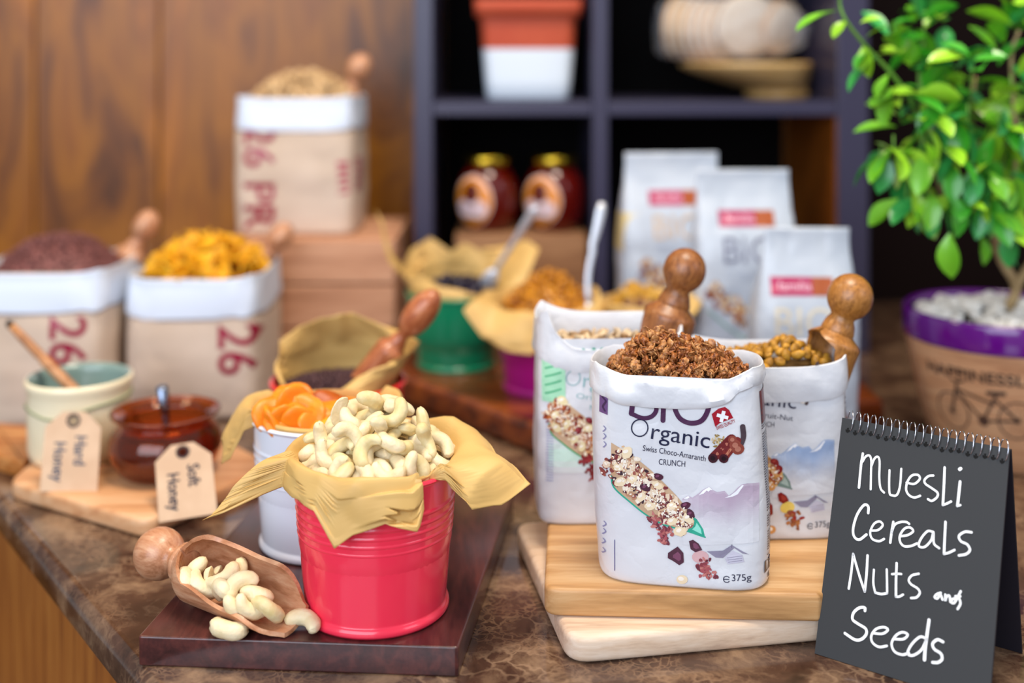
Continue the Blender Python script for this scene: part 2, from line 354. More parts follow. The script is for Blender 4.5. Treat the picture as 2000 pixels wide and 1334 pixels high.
board('cutting_board', [(-.501, 1.171), (-.332, 1.070), (-.245, 1.22), (-.33, 1.315), (-.503, 1.325)], 0, .018, OILED if 0 else wood('tan_board', 'b57a50', 'd09a6c', 'dcae84', (1, 9, 9), 7, .45), 'tan wooden board under the two honey pots', corner=.016, bev=.005)
board('cutting_board', [(-.578, 1.268), (-.508, 1.224), (-.508, 1.34), (-.60, 1.36)], 0, .018, OILED, 'orange oiled board poking out behind the cream honey pot', corner=.006, bev=.003)
me = prism_me('slab', [(-.150, 1.505), (.035, 1.285), (.22, 1.352), (.44, 1.385), (.44, 1.735), (-.150, 1.735)], 0, .035, SLABW, .008, 4, corner=.01); shade_auto(me, 50)
tag(link('display_step', me), 'glossy red-brown wooden step under the green and purple buckets', 'step')

# ------------------------------------------------------------------ crate and block
def crate(name, x0, x1, y0, y1, z0, z1, n, m, label):
    t = thing(name, label, 'crate'); h = (z1-z0)/n
    link('core', box_me('core', x0+.008, x1-.008, y0+.008, y1-.008, z0, z1-.004, mat('crate_inside', '5a3826', .7), .001), t)
    for k in range(n):
        a, b = z0+h*k+.003, z0+h*(k+1)-.0005
        link('slat', box_me('slat', x0, x1, y0, y0+.009, a, b, m, .0015), t)
        link('slat', box_me('slat', x1-.009, x1, y0+.0095, y1-.0095, a, b, m, .0015), t)
        link('slat', box_me('slat', x0, x0+.009, y0+.0095, y1-.0095, a, b, m, .0015), t)
        link('slat', box_me('slat', x0, x1, y1-.009, y1, a, b, m, .0015), t)
    for k in range(3):
        w_ = (y1-y0-.02)/3; link('top_board', box_me('top_board', x0+.0095, x1-.0095, y0+.01+w_*k+.001, y0+.01+w_*(k+1)-.001, z1-.006, z1, m, .001), t)
    return t
crate('wooden_crate', -.400, -.162, 1.625, 1.865, 0, .186, 3, CRATEW, 'pinkish slatted wooden crate lifting one kraft bag of cereal')
crate('wooden_riser', -.085, .112, 1.765, 1.93, .012, .172, 2, wood('riser_wood', '7a5232', '936540', 'a87a52', (1, 8, 8), 6, .6), 'brown wooden riser under the two honey jars in the shelf')

# ------------------------------------------------------------------ buckets
def bucket(label, X, Y, z, rt, rb, h, m, lip=.0022, rings=True):
    t = thing('metal_bucket', label, 'bucket', (X, Y, z))
    P = [(0.001, .004), (rb-.004, .004), (rb-.002, .0015), (rb+.0012, 0), (rb+.0026, .0022), (rb+.0024, .0052), (rb+.0006, .0068)]
    n = 90
    for k in range(n+1):
        u = k/n; zz = .0075+(h-.0095)*u; r = lerp(rb, rt-.001, u**.92)
        if rings:
            for c_ in (.54, .60, .66, .72, .79): r += .0013*math.exp(-((u-c_)/.014)**2)
        P.append((r, zz))
    P += [(rt+.0002, h-.001)]
    V, Fc = lathe(P, 72); obj('body', V, Fc, m, t)
    V, Fc = lathe([(rt-.0012, h-.002), (rt-.004, h*.5), (rb-.004, .006), (.002, .005)], 60); obj('inside', V, Fc, m, t)
    ring = [(rt-.0006+lip*cos(a), h+lip*.8*sin(a)) for a in [2*pi*i/10 for i in range(11)]]
    V, Fc = lathe(ring, 72); obj('rolled_rim', V, Fc, m, t)
    return t
RED = mat('red_enamel', 'fa3450', .22, coat=.5, spec=.5); RED2 = mat('deep_red_enamel', 'd8141c', .25, coat=.5)
WHT = mat('white_enamel', 'e4e8f2', .25, coat=.5); GRN = mat('green_enamel', '00845a', .28, coat=.5); PUR = mat('magenta_enamel', 'b00a80', .35, coat=.3)
BK = {}
BK['red'] = bucket('glossy red metal bucket heaped with cashew nuts', -.104, .898, .0217, .0622, .0535, .109, RED)
BK['white'] = bucket('glossy white metal bucket filled with dried apricots', -.162, 1.020, .0217, .0622, .0535, .109, WHT)
BK['rear'] = bucket('deep red bucket with wide rim holding dark seeds', -.177, 1.205, .0, .0680, .056, .109, RED2, lip=.003)
BK['green'] = bucket('green metal bucket with crumpled paper and dark dried fruit', -.074, 1.548, .035, .0650, .0495, .096, GRN)
BK['purple'] = bucket('magenta metal bucket of golden raisins', .042, 1.440, .035, .0610, .0500, .096, PUR)
BK['third'] = bucket('tan bucket of mixed dried fruit behind the open muesli bag',   .155, 1.428, .035, .0420, .034, .096, mat('tan_enamel', 'b08848', .35, coat=.3))

# ------------------------------------------------------------------ parchment liners
def interp(tab, a):                     # tab sorted by angle in [-180,180], periodic
    n = len(tab)
    for i in range(n):
        a0 = tab[i][0]; a1 = tab[(i+1) % n][0]+(360 if i == n-1 else 0)
        aa = a+360 if a < tab[0][0] else a
        if a0 <= aa <= a1:
            t = (aa-a0)/(a1-a0) if a1 > a0 else 0
            return [lerp(tab[i][k], tab[(i+1) % n][k], t) for k in range(1, len(tab[i]))]
    return list(tab[0][1:])
def liner(X, Y, zrim, rr, tab, label, seed=0, inner=.045, rows=4, amp=.003, m=PAPER, step=10, **_):
    rnd = random.Random(seed*7+1); angs = [t[0] for t in tab if t[0] < 180]; a = -180.0
    while a < 180:
        if all(abs((a-b+180) % 360-180) > step*.45 for b in angs): angs.append(a+rnd.uniform(-1, 1)*step*.2)
        a += step
    angs.sort(); n = len(angs); rows_ = [[Vector((fr*rr*cos(R(a)), fr*rr*sin(R(a)), dz)) for a in angs] for fr, dz in ((.72, -inner), (.86, -inner*.5), (.955, -.010))]
    for i in range(rows+1):
        u = i/rows; ring = []
        for a in angs:
            reach, dz = interp(tab, a)[:2]; r0 = rr*.965; z0 = .0048
            if reach > r0 and dz < .02: mr, mz = lerp(r0, reach, .35)+.004, max(z0, dz)+.019
            else: mr, mz = lerp(r0, reach, .35)+.002, lerp(z0, dz, .55)
            r = (1-u)**2*r0+2*u*(1-u)*mr+u*u*reach; z = (1-u)**2*z0+2*u*(1-u)*mz+u*u*dz; aa = R(a)
            g = amp*min(1, u*2)*(.4 if i == rows else 1); k = 1.3*nm((cos(aa)*.07, sin(aa)*.07, z), 20, seed+2); r += max(k, -.2)*g; z += k*g*.5
            ring.append(Vector((r*cos(aa), r*sin(aa), z)))
        rows_.append(ring)
    V = [v for r_ in rows_ for v in r_]; Fc = []
    for i in range(len(rows_)-1):
        for j in range(n):
            a, b = i*n+j, i*n+(j+1) % n; c, d = b+n, a+n
            Fc += [(a, b, c), (a, c, d)] if rnd.random() < .5 else [(a, b, d), (b, c, d)]
    o = obj('parchment_liner', V, Fc, m, loc=(X, Y, zrim), sm=True)
    bm = bmesh.new(); bm.from_mesh(o.data); bmesh.ops.subdivide_edges(bm, edges=[e for e in bm.edges], cuts=3, smooth=0, use_grid_fill=True)
    bm.normal_update(); mv = []
    for v in bm.verts:
        rad_ = Vector((v.co.x, v.co.y)).length; out_ = smooth(rr*.93, rr*1.05, rad_) if v.co.z < .012 else 1
        q_ = v.co+Vector((seed*.31, seed*.17, 0)); w_ = Vector((nm(q_, 14, 1), nm(q_, 14, 5), nm(q_, 14, 9)))*.012
        k = ((.16-abs(nm(q_+w_, 15)))*2.4+(.14-abs(nm(q_+w_, 34, 2)))*.55)*(.45+.55*smooth(rr*1.0, rr*1.45, rad_) if v.co.z < .02 else 1)
        n_ = v.normal if v.normal.z >= -.2 else -v.normal
        mv.append((v, n_*(k*amp*(.25+.75*out_) if v.co.z > -.01 or rad_ > rr else 0)))
    for v, d_ in mv: v.co += d_
    bmesh.ops.smooth_vert(bm, verts=[v for v in bm.verts if not v.is_boundary], factor=.4, use_axis_x=True, use_axis_y=True, use_axis_z=True); bm.to_mesh(o.data); bm.free(); o.data.polygons.foreach_set('use_smooth', [True]*len(o.data.polygons)); shade_auto(o.data, 28)
    sd = o.modifiers.new('thick', 'SOLIDIFY'); sd.thickness = .00025
    tag(o, label, 'paper liner'); return o
liner(-.104, .898, .1307, .0600, [(-180, .072, .0), (-168, .074, -.001), (-163, .128, -.030), (-156, .070, -.008), (-140, .070, -.010), (-120, .073, -.013), (-106, .075, -.036), (-96, .074, -.026), (-78, .073, -.019), (-62, .075, -.026), (-56.5, .071, -.014), (-55.5, .057, .001), (-42, .057, .001), (-36, .069, .001), (-29, .086, -.020), (-20, .104, -.018), (-9, .120, -.009), (5, .092, .003), (25, .086, .008), (38, .080, .013), (60, .068, .008), (90, .070, .006), (130, .066, .004)], 'tan parchment sheet draped over the rim of the glossy red bucket', 1, amp=.0042, rows=26, seg=320)
liner(-.162, 1.020, .1307, .0600, [(-180, .088, -.022), (-172, .086, -.040), (-164, .078, -.032), (-156, .069, -.006), (-150, .058, .0), (-90, .057, 0), (-40, .057, .0), (0, .066, -.004), (25, .068, -.002), (45, .057, .0), (140, .057, .0), (150, .070, -.004), (158, .080, -.004), (166, .088, -.006)], 'tan parchment sheet lining the white bucket of apricots', 2, amp=.004, rows=18, seg=220)
liner(-.177, 1.205, .109, .0620, [(-180, .062, .026), (-165, .059, .016), (-150, .056, .002), (-105, .055, .0), (-85, .054, .002), (-62, .050, .014), (-45, .058, .022), (-25, .070, .028), (0, .084, .038), (20, .074, .040), (40, .058, .048), (65, .036, .060), (95, .026, .062), (125, .036, .060), (150, .052, .050), (168, .066, .036)], 'crumpled parchment folded over the seeds in the deep red bucket', 3, amp=.006, step=12)
liner(-.074, 1.548, .131, .0625, [(-180, .106, .108), (-172, .082, .040), (-160, .062, .016), (-140, .058, .028), (-110, .056, .018), (-85, .056, .014), (-55, .060, .006), (-30, .075, -.002), (-10, .092, .012), (5, .110, .055), (20, .098, .062), (40, .074, .052), (62, .060, .046), (80, .058, .056), (100, .056, .044), (125, .064, .062), (145, .074, .050), (162, .070, .030), (172, .088, .060)], 'crumpled parchment standing up out of the green bucket', 4, amp=.005, rows=18, seg=190)
liner(.042, 1.440, .131, .0585, [(-180, .080, .014), (-168, .088, .012), (-155, .110, .008), (-142, .098, -.020), (-122, .088, -.034), (-104, .082, -.036), (-92, .078, -.022), (-80, .076, -.026), (-62, .085, -.036), (-40, .080, -.012), (-10, .070, .012), (30, .062, .020), (80, .058, .02), (130, .060, .012)], 'parchment flap hanging over the front of the magenta bucket', 5, amp=.004, rows=14)
liner(.155, 1.428, .131, .0400, [(-180, .044, .004), (-120, .046, .004), (-60, .056, -.01), (-20, .070, .004), (0, .074, .010), (25, .064, .014), (80, .045, .016), (130, .045, .01)], 'parchment lining the tan bucket of mixed fruit', 6, amp=.005)

# ------------------------------------------------------------------ cashews
def cashew_me(seed, bend=1.0, half=False, m=CASHEW):
    rnd = random.Random(seed); n = 19; path = []
    Ra = .0084/(.55+.45*bend); A = R(rnd.uniform(175, 215))*bend
    for i in range(n):
        a = -A/2+A*i/(n-1); path.append(Vector((Ra*sin(a)*1.1, Ra*cos(a)-Ra*.4, .0009*sin(2*a+seed))))
    big = rnd.uniform(.95, 1.1); tp = rnd.uniform(.1, .35)
    def rad(t):
        e = math.sqrt(max(0, 1-abs(2*t-1)**4.5*.999)); return .0058*big*(1-tp*t+.05*sin(t*pi))*max(.06, e)
    V, Fc = tube(path, rad, 18); out = []; ns = 18
    for idx, v in enumerate(V):
        i, jj = divmod(idx, ns); c = path[min(i, n-1)]; d = v-c; od = Vector((c.x, c.y+Ra*.4, 0)); od.normalize()
        dn = d.normalized() if d.length > 1e-9 else d; al = dn.dot(od); cz_ = abs(dn.z)
        k = .0006*nm(v, 130, seed)+.0003*nm(v, 420, seed+2)
        if al > 0: k -= .0009*math.exp(-(cz_/.22)**2)*min(1, al*1.5)*(.5+.5*sin(i*.6+seed))     # seam between the halves
        if al < -.5: k -= .0006
        v = v+dn*k; v.z *= .88
        if half: v.z = max(v.z, -.0004)
        out.append(v)
    return mesh('cashew', out, Fc, m)
CM = [cashew_me(i, [1, 1.15, .85, 1.05, .62, 1.2, 1.0][i], half=(i == 6), m=CASHEW2 if i in (2, 5) else CASHEW) for i in range(7)]
CSPLIT = cashew_me(11, .95, half=True)
bed = mat('nut_bed', 'a88c58', .6, bump=.6, bscale=120)  # darker tan carries the shade in the gaps between the nuts
def dome(rx, ry, h, amp=.002, seed=0, n=18, seg=40, fr=60, flat=2.2, base=-.02):
    rows = []
    for i in range(n+1):
        u = i/n; ring = []
        for j in range(seg):
            a = 2*pi*j/seg; p = Vector((rx*u*cos(a), ry*u*sin(a), h*(1-u**flat)))
            p.z += amp*nm(p, fr, seed)*(1-u*.5); ring.append(p)
        rows.append(ring)
    rows.append([Vector((v.x, v.y, base)) for v in rows[-1]])
    return grid(rows, True, True, True)
def scatter(rx, ry, h, step, rnd, flat=2.2, tries=4000, rmax=.97):
    pts = []
    for _ in range(tries):
        a = rnd.uniform(0, 2*pi); u = math.sqrt(rnd.random())*rmax
        p = Vector((rx*u*cos(a), ry*u*sin(a), h*(1-u**flat)))
        if all((p-q).length > step for q in pts): pts.append(p)
    return pts
V, Fc = dome(.052, .052, .014, .003, 1); o = obj('cashew_filling', V, Fc, bed, loc=(-.104, .898, .1340)); o['kind'] = 'stuff'; tag(o, 'cashew nuts filling the inside of the red bucket under the heap', 'nuts')
rnd = random.Random(5)
def put_cashew(p, rnd, group, label, k=None, rot=None, sc=None):
    me = CM[rnd.randrange(7)] if k is None else k
    rot = rot or (rnd.gauss(0, .75), rnd.gauss(0, .75), rnd.uniform(0, 6.28))
    o = link('cashew_nut', me, loc=p, rot=rot, scale=sc or rnd.uniform(.92, 1.12)); tag(o, label, 'nut', group); return o
def lay(p, rx, h, tilt):            # rotation that lays a nut on the dome's surface
    u = Vector((p.x, p.y)).length/rx; n_ = Vector((p.x, p.y, 0)); n_ = (n_.normalized() if n_.length > 1e-6 else Vector((1, 0, 0)))*(2*h*u/rx*.8)+Vector((0, 0, 1)); n_.normalize()
    q_ = n_.to_track_quat('Z', 'Y').to_matrix() @ Matrix.Rotation(rnd.uniform(0, 6.28), 3, 'Z') @ Euler((rnd.gauss(0, tilt), rnd.gauss(0, tilt), 0)).to_matrix(); return q_.to_euler()
cpos = [(p+Vector((0, 0, .001)), .5) for p in scatter(.054, .054, .038, .0182, rnd, 2.0)]
cpos += [(p+Vector((0, 0, -.0085)), .3) for p in scatter(.050, .050, .037, .0150, rnd, 2.0)]
cpos += [(p+Vector((0, 0, -.016)), .3) for p in scatter(.042, .042, .035, .0165, rnd, 2.0)]
cpos += [(p+Vector((0, 0, .0005)), .35) for p in scatter(.054, .054, .004, .0145, rnd, 2.0) if Vector((p.x, p.y)).length > .041]
heap = [put_cashew(Vector((-.104, .898, .1335))+p+Vector((0, 0, .002)), rnd, 'cashews heaped in the red bucket', 'pale cashew nut in the heap filling the glossy red bucket', None, lay(p, .054, .038, t_)) for p, t_ in cpos]
def relabel(L_, what, where):
    key = lambda o: o.location if o.parent is None else o.matrix_world.translation
    for f, w_ in ((lambda o: -key(o).z, 'topmost'), (lambda o: key(o).x, 'leftmost'), (lambda o: -key(o).x, 'rightmost'), (lambda o: key(o).y, 'frontmost')):
        c_ = [o for o in L_ if o.get('done') is None]; o = min(c_, key=f); o['label'] = '%s %s %s' % (w_, what, where); o['done'] = 1
    for o in L_:
        if o.get('done'): del o['done']
relabel(heap, 'cashew nut', 'of the heap in the glossy red bucket')

# ------------------------------------------------------------------ scoops
def scoop_parts(t, m, L=.098, r=.0235, knob=.0185, neck=.008, elong=1.0, handle=.048):
    # axis +X: hollow half-open body from x=0 (back) to L (tip), handle towards -X; opening faces +Z
    nr, ns = 26, 26; outer = []; inner = []
    for i in range(nr+1):
        u = i/nr; x = L*u
        back = smooth(-.02, .16, u); half = lerp(R(176), R(118), smooth(.05, .24, u)); half = lerp(half, R(96), smooth(.25, .6, u)); half = lerp(half, R(34), smooth(.70, 1.0, u)**1.6)
        rr = r*(.55+.45*back)
        ro, ri = [], []
        for j in range(ns+1):
            a = -pi/2+half*(2*j/ns-1)
            ro.append(Vector((x, rr*cos(a), rr*sin(a)))); ri.append(Vector((max(x, .007), (rr-.0032)*cos(a), (rr-.0032)*sin(a))))
        outer.append(ro); inner.append(ri)
    V1, F1 = grid(outer, False); V2, F2 = grid(inner, False); k = len(V1); Fc = F1+[tuple(i+k for i in f[::-1]) for f in F2]
    n = ns+1
    for i in range(nr):
        for e in (0, ns):
            a, b = i*n+e, (i+1)*n+e; Fc.append((a, b, b+k, a+k))
    for j in range(ns):
        a = nr*n+j; Fc.append((a, a+1, a+1+k, a+k)); Fc.append((j, j+1, j+1+k, j+k))
    me = mesh('scoop_bowl', V1+V2, Fc, m); shade_auto(me, 50); link('scoop_bowl', me, t)
    P = [(.0005, .006), (r*.5, .0062), (r*.62, .002), (r*.62, -.001), (neck*1.25, -.007), (neck, -.012)]
    P = [(a, b) for a, b in P]; cx = -.012-knob*elong*.92
    for i in range(1, 14):
        a = pi*i/14; a = lerp(.42, pi, i/13); P.append((max(.0004, knob*sin(a)), cx+knob*elong*cos(a)))
    V, Fc = lathe(P, 28, True, True); V = [Vector((v.z, v.x, v.y)) for v in V]
    obj('handle', V, Fc, m, t)
def scoop(label, tail, tip, m, roll=0, **k):           # tail: centre of the bowl's back end; tip: a point it aims at
    d = (Vector(tip)-Vector(tail)).normalized(); z = Vector((0, 0, 1)); y = z.cross(d).normalized(); z = d.cross(y)
    mt = Matrix((d, y, z)).transposed().to_4x4() @ Matrix.Rotation(roll, 4, 'X')
    t = thing('wooden_scoop', label, 'scoop'); t.matrix_world = Matrix.Translation(Vector(tail)) @ mt
    scoop_parts(t, m, **k); return t
tail = Vector((-.2535, .912, .0475)); tip = Vector((-.1700, .853, .0475))
sc = scoop('pale turned wooden scoop full of cashews lying on the dark board', tail, tip, SCOOPW, .50, L=.112, r=.0250, knob=.0200)
d = (tip-tail).normalized(); sd_ = Vector((-d.y, d.x, 0))
rnd = random.Random(12)
for k_, (u, s, h) in enumerate(((.018, .004, .004), (.020, -.010, .002), (.032, .008, .004), (.034, -.006, .002), (.045, .002, .008), (.056, -.008, .001), (.060, .007, .005), (.070, -.002, .006), (.080, .006, .002), (.086, -.006, .0), (.094, .002, -.004), (.044, .013, .006), (.074, -.010, -.002))):
    put_cashew(tail+d*u+sd_*(s*.8-.004)+Vector((0, 0, h-.005)), rnd, 'cashews lying in the wooden scoop', 'cashew nut lying in the pale wooden scoop', sc=1.08)
cz = .0217
put_cashew(spot(446, 1236, (CAMZ-cz)*F/(1240-HOR))+Vector((0, 0, .004)), rnd, None, 'single cashew nut on the dark board in front of the scoop', CM[0], (0.25, .1, 2.6), 1.2)
put_cashew(spot(590, 1228, (CAMZ-cz)*F/(1236-HOR))+Vector((0, 0, .004)), rnd, None, 'single cashew nut on the dark board between scoop tip and red bucket', CM[3], (0.2, .0, -.5), 1.15)

# ------------------------------------------------------------------ apricots
APR = mat('dried_apricot', 'f07c10', .42, var='f8a020', vscale=25, sss=.35, bump=.2, bscale=60)
APD = mat('dark_dried_apricot', 'a84c0c', .42, var='c86414', vscale=25, sss=.3, bump=.2, bscale=60)
def apricot_me(seed, m):
    V, Fc = ball(1, 3); out = []
    for v in V:
        fold = .35*math.exp(-(v.x*2.2)**2)*(1 if v.z > 0 else -.4)
        p = Vector((v.x*.0185, v.y*.0155, v.z*.0068-fold*.006)); p += v*.0016*nm(v, 1.6, seed); p.z += .003*v.x*v.x*4*.5; out.append(p)
    return mesh('dried_apricot', out, Fc, m)
AM = [apricot_me(i, APR) for i in range(3)]+[apricot_me(9, APD)]
V, Fc = dome(.052, .052, .014, .002, 2); o = obj('apricot_filling', V, Fc, APR, loc=(-.162, 1.020, .128)); o['kind'] = 'stuff'; tag(o, 'dried apricots filling the inside of the white bucket', 'dried fruit')
for px, py, D, kk, rx, ry, rz in ((525, 804, .992, 0, 1.0, .1, .2), (543, 812, .990, 1, .7, .3, 1.0), (548, 795, 1.00, 2, 1.2, -.5, .1), (575, 785, 1.0, 0, 1.3, .9, .3), (598, 800, .995, 1, 1.1, .3, -.3), (555, 832, .972, 2, 1.2, 1.3, .1), (585, 836, .972, 0, 1.2, 1.2, -.2), (620, 832, .975, 1, 1.2, .1, .5), (645, 790, 1.02, 3, .7, .3, -.4), (672, 806, 1.02, 3, .6, .4, -.5), (660, 830, .995, 0, .8, -.3, .2), (735, 795, 1.045, 1, 1.1, .2, .1), (700, 815, 1.04, 2, .5, .2, .7), (560, 815, .985, 0, .9, -.2, .4), (610, 815, 1.01, 2, .4, .2, .9), (570, 775, 1.03, 3 if 0 else 1, 1.0, -.2, .4)):
    o = link('dried_apricot', AM[kk], loc=spot(px+(12 if px < 540 else 0), py+(9 if py < 820 else 0), D+(0 if py < 820 else .012)), rot=(rx, ry, rz), scale=1.05)
    tag(o, 'glossy orange dried apricot in the white bucket' if kk < 3 else 'darker brown-orange dried apricot at the back of the white bucket', 'dried fruit', 'dried apricots in the white bucket' if kk < 3 else 'dark apricots in the white bucket')

# ------------------------------------------------------------------ loose fillings (seeds, raisins, prunes)
def lumps(name, label, cat, cx, cy, cz_, rx, ry, h, step, size, m, seed, asp=(1, .8, .6), base=True, jz=.002, flat=2.2):
    rnd = random.Random(seed); parts = []
    if base: parts.append(dome(rx, ry, h-.002, .001, seed, flat=flat))
    B = ball(1, 1)
    for p in scatter(rx, ry, h, step, rnd, flat, 6000):
        e = Euler((rnd.uniform(0, 6), rnd.uniform(0, 6), rnd.uniform(0, 6))).to_matrix(); s = size*rnd.uniform(.7, 1.25)
        parts.append(([e @ Vector((v.x*s*asp[0], v.y*s*asp[1], v.z*s*asp[2]))+p+Vector((0, 0, rnd.uniform(0, jz))) for v in B[0]], B[1]))
    V, Fc = join(parts); o = obj(name, V, Fc, m, loc=(cx, cy, cz_), kind='stuff'); return tag(o, label, cat)
lumps('dark_seeds', 'dark purple brown seeds inside the deep red bucket', 'seeds', -.177, 1.205, .104, .056, .056, .006, .0045, .0028, mat('dark_seeds', '3a2026', .6, var='5a3a3c', vscale=90), 3)
lumps('prunes', 'black dried fruit filling the green bucket', 'dried fruit', -.072, 1.545, .130, .052, .052, .016, .012, .009, mat('prune', '140e1c', .3, var='241a30', vscale=60), 4)
lumps('golden_raisins', 'golden brown raisins heaped in the magenta bucket', 'dried fruit', .046, 1.450, .133, .054, .050, .042, .0085, .0062, mat('raisin', '8a4c0a', .35, var='d08c1c', vscale=70, sss=.2), 5, flat=1.5)
lumps('dried_cherries', 'dark red and pale fruit pieces in the tan bucket', 'dried fruit', .155, 1.422, .128, .036, .036, .014, .010, .0075, mat('cherry_mix', '5a1818', .4, var='c09a68', vscale=55), 6)
lumps('banana_chips', 'yellow fruit chips heaped at the back of the tan bucket', 'dried fruit', .155, 1.443, .138, .030, .018, .020, .012, .009, mat('chips', 'b8841c', .45, var='d8a848', vscale=50), 8, asp=(1, 1, .35))

# ------------------------------------------------------------------ paper bags
class Bag:
    def __init__(s, A, B, H, n=5, amp=.0012, seed=0, closed=False, bulge=.03, lean=0, fr=26, top=1.0, gus=0):
        s.gus = gus
        s.A, s.B, s.H, s.n, s.amp, s.seed, s.closed, s.bulge, s.lean, s.fr, s.top = A, B, H, n, amp, seed, closed, bulge, lean, fr, top
    def ab(s, z):
        t = max(0, z/s.H); a = s.A*(1+s.bulge*sin(pi*min(1, t)**.8))*lerp(1, s.top, t); b = s.B*(1+s.bulge*2.5*sin(pi*min(t, 1)))*lerp(1, s.top, t)
        if z < .007: k = math.sqrt(max(0, 1-((.007-z)/.007)**2)); a *= .965+.035*k; b *= .95+.05*k
        if s.closed:
            g = smooth(.58, .97, t); b = lerp(b, .0022, g); a = a*lerp(1.04, .95, g) if s.closed == 1 else a*lerp(1, .82, g)
        return a, b
    def raw(s, th, z):
        a, b = s.ab(z); c_, s_ = cos(th), sin(th); e = 2/s.n
        yy = math.copysign(abs(s_)**e, s_); p = Vector((a*math.copysign(abs(c_)**e, c_)*(1+s.gus*(1-yy*yy))+s.lean*z, b*yy, z))
        dd, _ = noise.voronoi(p*s.fr+Vector((s.seed, 0, 0))); k = .7*nm(p, s.fr*.7, s.seed)+1.3*(dd[1]-dd[0])-.5+.2*nm(p, s.fr*4, s.seed+7)
        g = min(1, z/.02); d = Vector((c_*.6, s_, 0))
        return p+d*k*s.amp*g
    def th_front(s, x, z):
        a, _ = s.ab(z); x -= s.lean*z; q_ = min(.9995, abs(x)/a)**(s.n/2); return math.atan2(-math.sqrt(1-q_*q_), math.copysign(q_, x))
    def front(s, x, z, off):
        f = lambda x_, z_: s.raw(s.th_front(x_, z_), z_); e = .0012
        p = f(x, z); n_ = (f(x+e, z)-f(x-e, z)).cross(f(x, z+e)-f(x, z-e)); n_.normalize()
        if n_.y > 0: n_ = -n_
        return p+n_*off
    def side(s, y, z, off, sgn=1):
        def f(y_, z_):
            _, b = s.ab(z_); q_ = min(.9995, abs(y_)/b)**(s.n/2); return s.raw(math.atan2(math.copysign(q_, y_), sgn*math.sqrt(1-q_*q_)), z_)
        e = .0012; p = f(y, z); n_ = (f(y+e, z)-f(y-e, z)).cross(f(y, z+e)-f(y, z-e)); n_.normalize()
        if n_.x*sgn < 0: n_ = -n_
        return p+n_*off
    def wall(s, nz=70, seg=150, top=None):
        top = top or s.H
        # more verts at corners: sample by perimeter
        ths = []
        for k in range(4):
            for j in range(seg//4):
                u = j/(seg//4); ths.append(k*pi/2+pi/4+(pi/2)*(.5+.5*math.copysign(abs(2*u-1)**1.6, 2*u-1))-pi/4*0)
        rows = [[s.raw(t, top*i/nz) for t in ths] for i in range(nz+1)]
        return grid(rows, True, True, bool(s.closed))
def cuff(bag, hc, rim, seed, out=.002, amp=.0015, depth=.03, seg=160, flare=0, hcf=None):
    rows = [[] for _ in range(13)]
    for j in range(seg):
        th = 2*pi*j/seg; deg = math.degrees(th); deg = deg-360 if deg > 180 else deg
        rz = interp(rim, deg)[0]; h = hc*(1+.10*nm((cos(th), sin(th), 0), 2.2, seed)) if not hcf else interp(hcf, deg)[0]
        zt_ = bag.H+rz
        o = Vector((cos(th)*.8, sin(th), 0)); o.normalize()
        base = bag.raw(th, bag.H)
        prof = [(-.004, -depth), (-.003, -depth*.55), (-.002, -.008), (-.0005, -.0015), (.0006, .0004), (.0018, .0), (out*.9, -.0025), (out*1.05, -h*.25), (out*1.2, -h*.5), (out*1.15, -h*.75), (out*.95, -h*.93), (out*.7, -h), (out*.45, -h+.0006)]
        for i, (u, v) in enumerate(prof):
            z = zt_+v; b = bag.raw(th, min(max(z, 0), bag.H)) if v < 0 and i < 3 else (bag.raw(th, min(bag.H, z)) if i > 6 else base)
            p = Vector((b.x, b.y, z))+o*(u+flare*(v/h+1 if i > 4 else 1)*0)
            wv = min(1, max(0, (i-2)/4)); dd, _ = noise.voronoi(Vector((p.x*34, p.y*34, p.z*55+seed))); p += o*(amp*(nm(p, 22, seed)+1.6*(dd[1]-dd[0])-.5)*wv)
            rows[i].append(p)
    return grid(rows, True)

# ---- kraft bags with a white turned-down cuff
def kraft_bag(X, Y, z, A, B, H, seed, label):
    t = thing('kraft_bag', label, 'paper bag', (X, Y, z)); bg = Bag(A, B, H, 7, .0028, seed, bulge=.03, fr=16)
    V, Fc = bg.wall(50, 120); o = obj('bag_body', V, Fc, KRAFT, t)
    V, Fc = cuff(bg, .047, [(-180, .0), (-135, .002), (-90, -.002), (-45, .003), (0, 0), (90, 0)], seed, out=.0015, amp=.0014); o = obj('folded_cuff', V, Fc, CUFF, t, label='white folded cuff')
    return t, bg
INKR = '941038'
t, bg = kraft_bag(-.567, 1.476, .0003, .083, .085, .184, 3, 'kraft paper bag of chocolate shavings behind the cream honey pot')
d_ = Decal(bg.front); d_.text('26 PR', .024, .135, .060, INKR, rot=-pi/2, bold=.012); d_.build('printed_lettering', t)
t2, bg2 = kraft_bag(-.390, 1.510, .0003, .080, .088, .171, 8, 'kraft paper bag of golden cornflakes behind the amber honey pot')
d_ = Decal(lambda x, z_, o_: bg2.front(x, z_, o_)); d_.text('26', .037, .118, .064, INKR, rot=-pi/2, bold=.012); d_.build('printed_lettering', t2)
t3, bg3 = kraft_bag(-.309, 1.748, .1865, .085, .085, .195, 14, 'kraft paper bag of pale nuggets standing on the crate')
d_ = Decal(bg3.front); d_.text('26 PR', -.068, .158, .062, INKR, rot=-pi/2, bold=.014)
for i in range(5): d_.poly([(.062+i*.003, .105-i*.010), (.078, .105-i*.010), (.078, .099-i*.010), (.062, .099-i*.010)], 'b0405a')
d_.build('printed_lettering', t3)
d_ = Decal(lambda y, z_, o_: bg3.side(y, z_, o_, 1))
for i in range(5): d_.poly([(-.070, .108-i*.010), (-.02, .108-i*.010), (-.02, .101-i*.010), (-.070, .101-i*.010)], 'b0405a')
d_.build('printed_block', t3)

